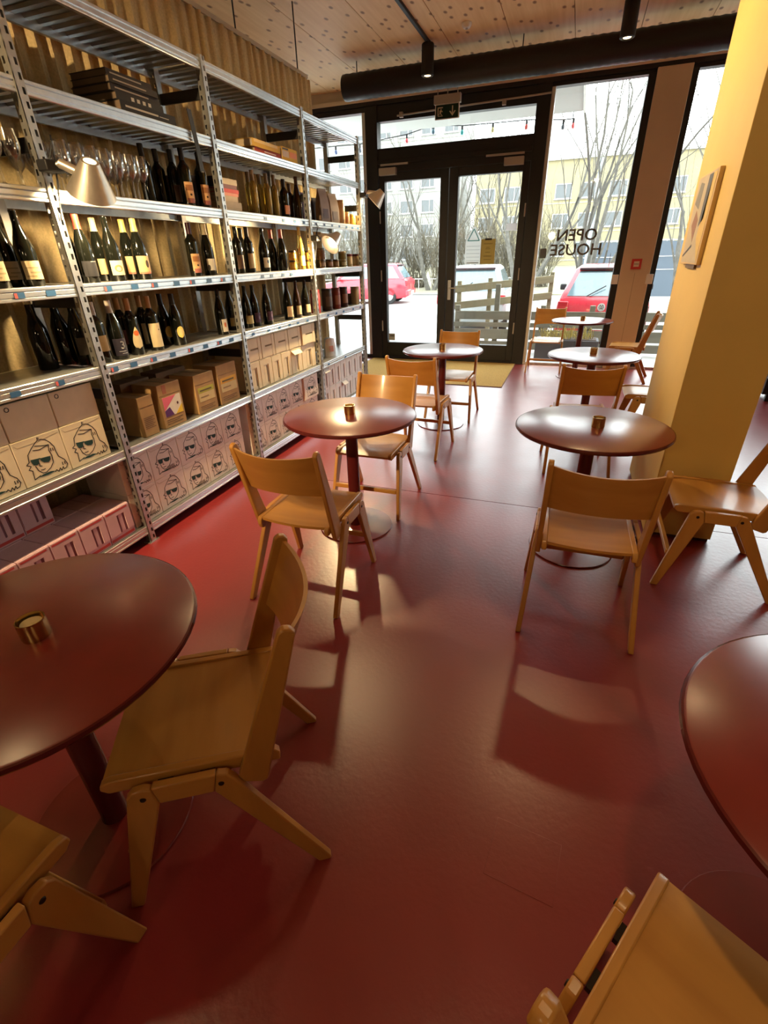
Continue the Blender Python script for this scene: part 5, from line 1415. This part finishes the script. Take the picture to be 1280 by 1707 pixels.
# cars
def car(x, y, rz, label, paint, mirror=True, roofc=None, emblem=False):
    t = thing('parked_car', label, 'car', (x, y, GZ), rz, 'parked cars in the street')
    L, W = 3.95, 1.70
    secs = [(-L / 2, 0.74, 0.32, 0.80), (-L / 2 + 0.08, 0.82, 0.24, 0.92), (-L / 2 + 0.5, 0.85, 0.2, 0.95), (0, 0.85, 0.18, 0.93), (0.9, 0.85, 0.18, 0.90), (1.5, 0.83, 0.2, 0.80), (L / 2 - 0.12, 0.76, 0.25, 0.68), (L / 2, 0.66, 0.32, 0.56)]
    vs, fs = [], []
    for (yy, w, z0, z1) in secs:
        for (a, b) in ((0.86, 0), (1.0, 0.22), (1.0, 0.72), (0.93, 0.95), (0.80, 1.0)):
            vs.append((w * a, yy, z0 + (z1 - z0) * b))
        for (a, b) in ((0.80, 1.0), (0.93, 0.95), (1.0, 0.72), (1.0, 0.22), (0.86, 0)):
            vs.append((-w * a, yy, z0 + (z1 - z0) * b))
    for j in range(len(secs) - 1):
        for i in range(10):
            fs.append((j * 10 + i, j * 10 + (i + 1) % 10, (j + 1) * 10 + (i + 1) % 10, (j + 1) * 10 + i))
    fs += [tuple(range(9, -1, -1)), tuple(range((len(secs) - 1) * 10, len(secs) * 10))]
    body = MB().add(vs, fs).obj('car_body', paint, t, True)
    # cabin: base and roof outlines
    b0 = [(-0.78, -1.86), (0.78, -1.86), (0.78, 1.02), (-0.78, 1.02)]
    r0 = [(-0.58, -1.52), (0.58, -1.52), (0.58, 0.28), (-0.58, 0.28)]
    zb, zr = 0.90, 1.40
    vs = [(a, b, zb) for a, b in b0] + [(a, b, zr) for a, b in r0] + [(a * 0.85, b * 0.9 + (-0.02), zr + 0.06) for a, b in r0]
    fs = [(0, 1, 5, 4), (1, 2, 6, 5), (2, 3, 7, 6), (3, 0, 4, 7), (4, 5, 9, 8), (5, 6, 10, 9), (6, 7, 11, 10), (7, 4, 8, 11), (8, 9, 10, 11)]
    MB().add(vs, fs).obj('cabin', roofc or paint, t, bevel=0.03)
    GLS = pbsdf('car_window_glass', (0.13, 0.20, 0.23), 0.05, spec=0.9)
    def glass(nm, i, j, m):
        P = [Vector(v) for v in vs]
        q = [P[i], P[j], P[j + 4], P[i + 4]]
        c = sum(q, Vector()) / 4
        n = (q[1] - q[0]).cross(q[3] - q[0]).normalized()
        if n.dot(c - Vector((0, -0.4, 1.1))) < 0: n = -n
        q = [c + (p - c) * m + n * 0.012 for p in q]
        MB().add(q + [p - n * 0.01 for p in q], [(0, 1, 2, 3), (7, 6, 5, 4), (0, 4, 5, 1), (1, 5, 6, 2), (2, 6, 7, 3), (3, 7, 4, 0)]).obj(nm, GLS, t)
    glass('rear_window', 0, 1, 0.84); glass('side_window', 1, 2, 0.84); glass('windscreen', 2, 3, 0.88); glass('side_window', 3, 0, 0.84)
    for s in (-1, 1):
        MB().box(min(s * 0.60, s * 0.80), max(s * 0.60, s * 0.80), -L / 2 - 0.015, -L / 2 + 0.06, 0.66, 0.86).obj('tail_light', pbsdf('tail_light_red', (0.45, 0.02, 0.03), 0.2), t, bevel=0.02)
        MB().box(min(s * 0.86, s * 1.0), max(s * 0.86, s * 1.0), 0.72, 0.82, 0.90, 1.03).obj('mirror', paint if mirror else M_BLACK2, t, bevel=0.025)
        for yy in (-1.22, 1.25):
            w = MB().lathe([(0.20, -0.09), (0.30, -0.09), (0.315, -0.05), (0.315, 0.05), (0.30, 0.09), (0.20, 0.09)], 24).obj('wheel', pbsdf('tyre_rubber', (0.015, 0.015, 0.015), 0.8), t, True)
            w.matrix_local = Matrix.Translation((s * 0.76, yy, 0.315)) @ Matrix.Rotation(R(90), 4, 'Y')
            MB().lathe([(0, 0.075), (0.06, 0.085), (0.19, 0.07), (0.20, 0.05), (0.20, -0.05), (0.06, -0.085), (0, -0.075)], 18).obj('rim', M_STEEL, w, True)
    MB().box(-0.80, 0.80, -L / 2 - 0.06, -L / 2 + 0.1, 0.30, 0.52).obj('bumper', paint, t, bevel=0.04)
    MB().box(-0.26, 0.26, -L / 2 - 0.066, -L / 2 - 0.0605, 0.36, 0.46).obj('number_plate', M_WHITE, t)
    MB().box(-0.5, 0.5, -1.60, -1.44, 1.385, 1.425).obj('spoiler', pbsdf('smoked_trim', (0.05, 0.03, 0.035), 0.4), t, bevel=0.01)
    MB().tube([(0, -1.36, 1.44), (0, -1.50, 1.66)], [0.008, 0.003], 6).obj('antenna', M_BLACK2, t)
    MB().tube([(-0.30, -1.885, 0.94), (0.02, -1.80, 1.12)], 0.01, 5).obj('wiper', M_BLACK2, t)
    if emblem:
        e = MB().lathe([(0, 0), (0.07, 0), (0.07, 0.012), (0, 0.014)], 20).obj('emblem', pbsdf('emblem_white', (0.75, 0.75, 0.76), 0.3, 0.4), t, True)
        e.matrix_local = Matrix.Translation((0, -L / 2 - 0.002, 0.76)) @ Matrix.Rotation(R(90), 4, 'X')
        g = MB()
        for p in (((-0.032, 0.04), (-0.014, 0.0)), ((-0.014, 0.0), (0, 0.035)), ((0, 0.035), (0.014, 0.0)), ((0.014, 0.0), (0.032, 0.04)), ((-0.045, 0.015), (-0.022, -0.045)), ((-0.022, -0.045), (0, -0.005)), ((0, -0.005), (0.022, -0.045)), ((0.022, -0.045), (0.045, 0.015))):
            g.tube([(p[0][0], -p[0][1], 0.014), (p[1][0], -p[1][1], 0.014)], 0.005, 4)
        g.obj('emblem_mark', M_INK, e)
    return t
P_WHT = pbsdf('white_car_paint', (0.359, 0.390, 0.398), 0.25, coat=0.6); P_RED = pbsdf('red_car_paint', (0.55, 0.03, 0.05), 0.25, coat=0.6); P_GRY = pbsdf('grey_car_paint', (0.20, 0.22, 0.23), 0.25, 0.4, coat=0.6)
car(-2.42, 14.2, R(4), 'white hatchback parked behind the wooden fence, seen through the right door', P_WHT)
car(0.62, 12.6, R(-3), 'red hatchback parked right outside the lettered window, rear towards us', P_RED, False, None, True)
car(-8.3, 20.5, R(96), 'red car far left, seen between the last shelving upright and the door', P_RED)
car(3.1, 12.35, R(-8), 'dark grey car right of the beige post', P_GRY)

# wooden terrace boards, rail fence and planters outside the glass
M_PLANK = pbsdf('weathered_plank', (0.172, 0.156, 0.117), 0.85, noise=0.22, nscale=9, stretch=(0.15, 1, 1), bump=0.2)
t = thing('board_barrier', 'weathered grey board barrier just outside the door and window', 'barrier', (0, 9.95, GZ))
for k, (z0, z1) in enumerate(((0.06, 0.20), (0.24, 0.42), (0.46, 0.54), (0.59, 0.74))):
    MB().box(-2.2 + 0.07 * (k % 2), 1.9, -0.02, 0.02, z0, z1).obj('board', M_PLANK, t, bevel=0.004)
for x in (-2.1, -1.35, -0.5, 0.35, 1.2, 1.8):
    MB().box(x - 0.045, x + 0.045, 0.021, 0.10, 0, 0.84 if x != -1.35 else 1.2).obj('post', M_PLANK, t, bevel=0.004)
t = thing('rail_fence', 'pale wooden post-and-rail fence in front of the white car', 'fence', (0, 0, GZ))
fa, fb = Vector((-2.25, 10.25)), Vector((-0.42, 10.95))
d = (fb - fa); ang = math.atan2(d.y, d.x)
M_RAIL = pbsdf('pale_rail_wood', (0.218, 0.183, 0.109), 0.8, noise=0.2, nscale=9, stretch=(0.15, 1, 1))
for z, dz in ((1.10, 0.14), (0.80, 0.14)):
    g = MB().box(0, d.length, -0.02, 0.02, -0.065, 0.065)
    o = g.obj('rail', M_RAIL, t, bevel=0.004); o.location = (fa.x, fa.y, z); o.rotation_euler = (0, -math.atan2(dz, d.length), ang)
for f_ in (0.05, 0.36, 0.98):
    p = fa + d * f_
    MB().box(p.x - 0.04, p.x + 0.04, p.y + 0.03, p.y + 0.11, 0, 1.24 + 0.12 * f_).obj('post', M_RAIL, t, bevel=0.004)
t = thing('window_planter', 'dark planter box with straw-coloured grass outside the lettered window', 'planter', (-0.02, 8.95, GZ))
MB().box(-0.48, 0.5, -0.2, 0.2, 0, 0.42).obj('trough', pbsdf('planter_dark', (0.06, 0.06, 0.07), 0.6), t, bevel=0.008)
MB().box(-0.44, 0.46, -0.17, 0.17, 0.42, 0.43).obj('soil', pbsdf('soil', (0.05, 0.035, 0.025), 0.95), t)
rnd = random.Random(77)
g = MB()
for i in range(150):
    x, y = rnd.uniform(-0.4, 0.42), rnd.uniform(-0.15, 0.15)
    a = rnd.uniform(0, 6.28); b = rnd.uniform(0.03, 0.12); h = rnd.uniform(0.08, 0.22)
    w = 0.005
    g.add([(x - w, y, 0.43), (x + w, y, 0.43), (x + b * 0.5 * math.cos(a) + w, y + b * 0.5 * math.sin(a), 0.43 + h * 0.8), (x + b * 0.5 * math.cos(a) - w, y + b * 0.5 * math.sin(a), 0.43 + h * 0.8), (x + b * math.cos(a), y + b * math.sin(a), 0.43 + h * 0.85)], [(0, 1, 2, 3), (3, 2, 4)])
gr = g.obj('dry_grass', pbsdf('straw', (0.50, 0.42, 0.16), 0.8), t)
gr['kind'] = 'stuff'
# string of party bulbs under the canopy edge
t = thing('string_lights', 'string of coloured party bulbs hanging outside above the doors', 'string lights', (0, 9.9, 0))
spots = [(560, 255), (600, 252), (678, 236), (722, 221), (770, 222), (821, 218), (877, 213), (938, 213), (955, 211)]
pts = [ony(px, py, 9.9) for px, py in spots]
pts = [Vector((-6.5, 0, pts[0].z + 0.1))] + [Vector((p.x, 0, p.z + 0.10)) for p in pts]
top = ony(962, 150, 9.9)
pts += [Vector((top.x - 0.01, 0, top.z - 0.35)), Vector((top.x, 0, 3.83))]
MB().tube(pts, 0.008, 6).obj('cable', M_BLACK2, t, True)
cols = [(0.05, 0.08, 0.20), (0.10, 0.12, 0.16), (0.70, 0.10, 0.12), (0.06, 0.14, 0.20), (0.05, 0.40, 0.40), (0.65, 0.58, 0.30), (0.75, 0.12, 0.10), (0.10, 0.12, 0.14), (0.75, 0.12, 0.12)]
for q, p in enumerate(pts[1:10]):
    s = MB().lathe([(0, 0), (0.016, 0), (0.018, -0.055), (0, -0.055)], 10).obj('socket', M_BLACK2, t, True)
    s.location = (p.x, 0, p.z + 0.002)
    b = MB().lathe([(0, -0.0), (0.016, -0.002), (0.030, -0.035), (0.022, -0.065), (0, -0.075)], 12).obj('bulb', pbsdf('bulb_%d' % q, cols[q], 0.15, coat=0.4), s, True)
    b.location = (0, 0, -0.056)
for q, (z, c) in enumerate(((0.18, (0.75, 0.70, 0.08)), (-0.12, (0.05, 0.45, 0.45)))):
    s = MB().lathe([(0, 0), (0.016, 0), (0.018, -0.055), (0, -0.055)], 10).obj('socket', M_BLACK2, t, True)
    s.location = (top.x + 0.015, 0, top.z + z)
    b = MB().lathe([(0, -0.0), (0.016, -0.002), (0.034, -0.035), (0.022, -0.065), (0, -0.075)], 12).obj('bulb', pbsdf('bulb_v%d' % q, c, 0.15, coat=0.4), s, True)
    b.location = (0, 0, -0.056)
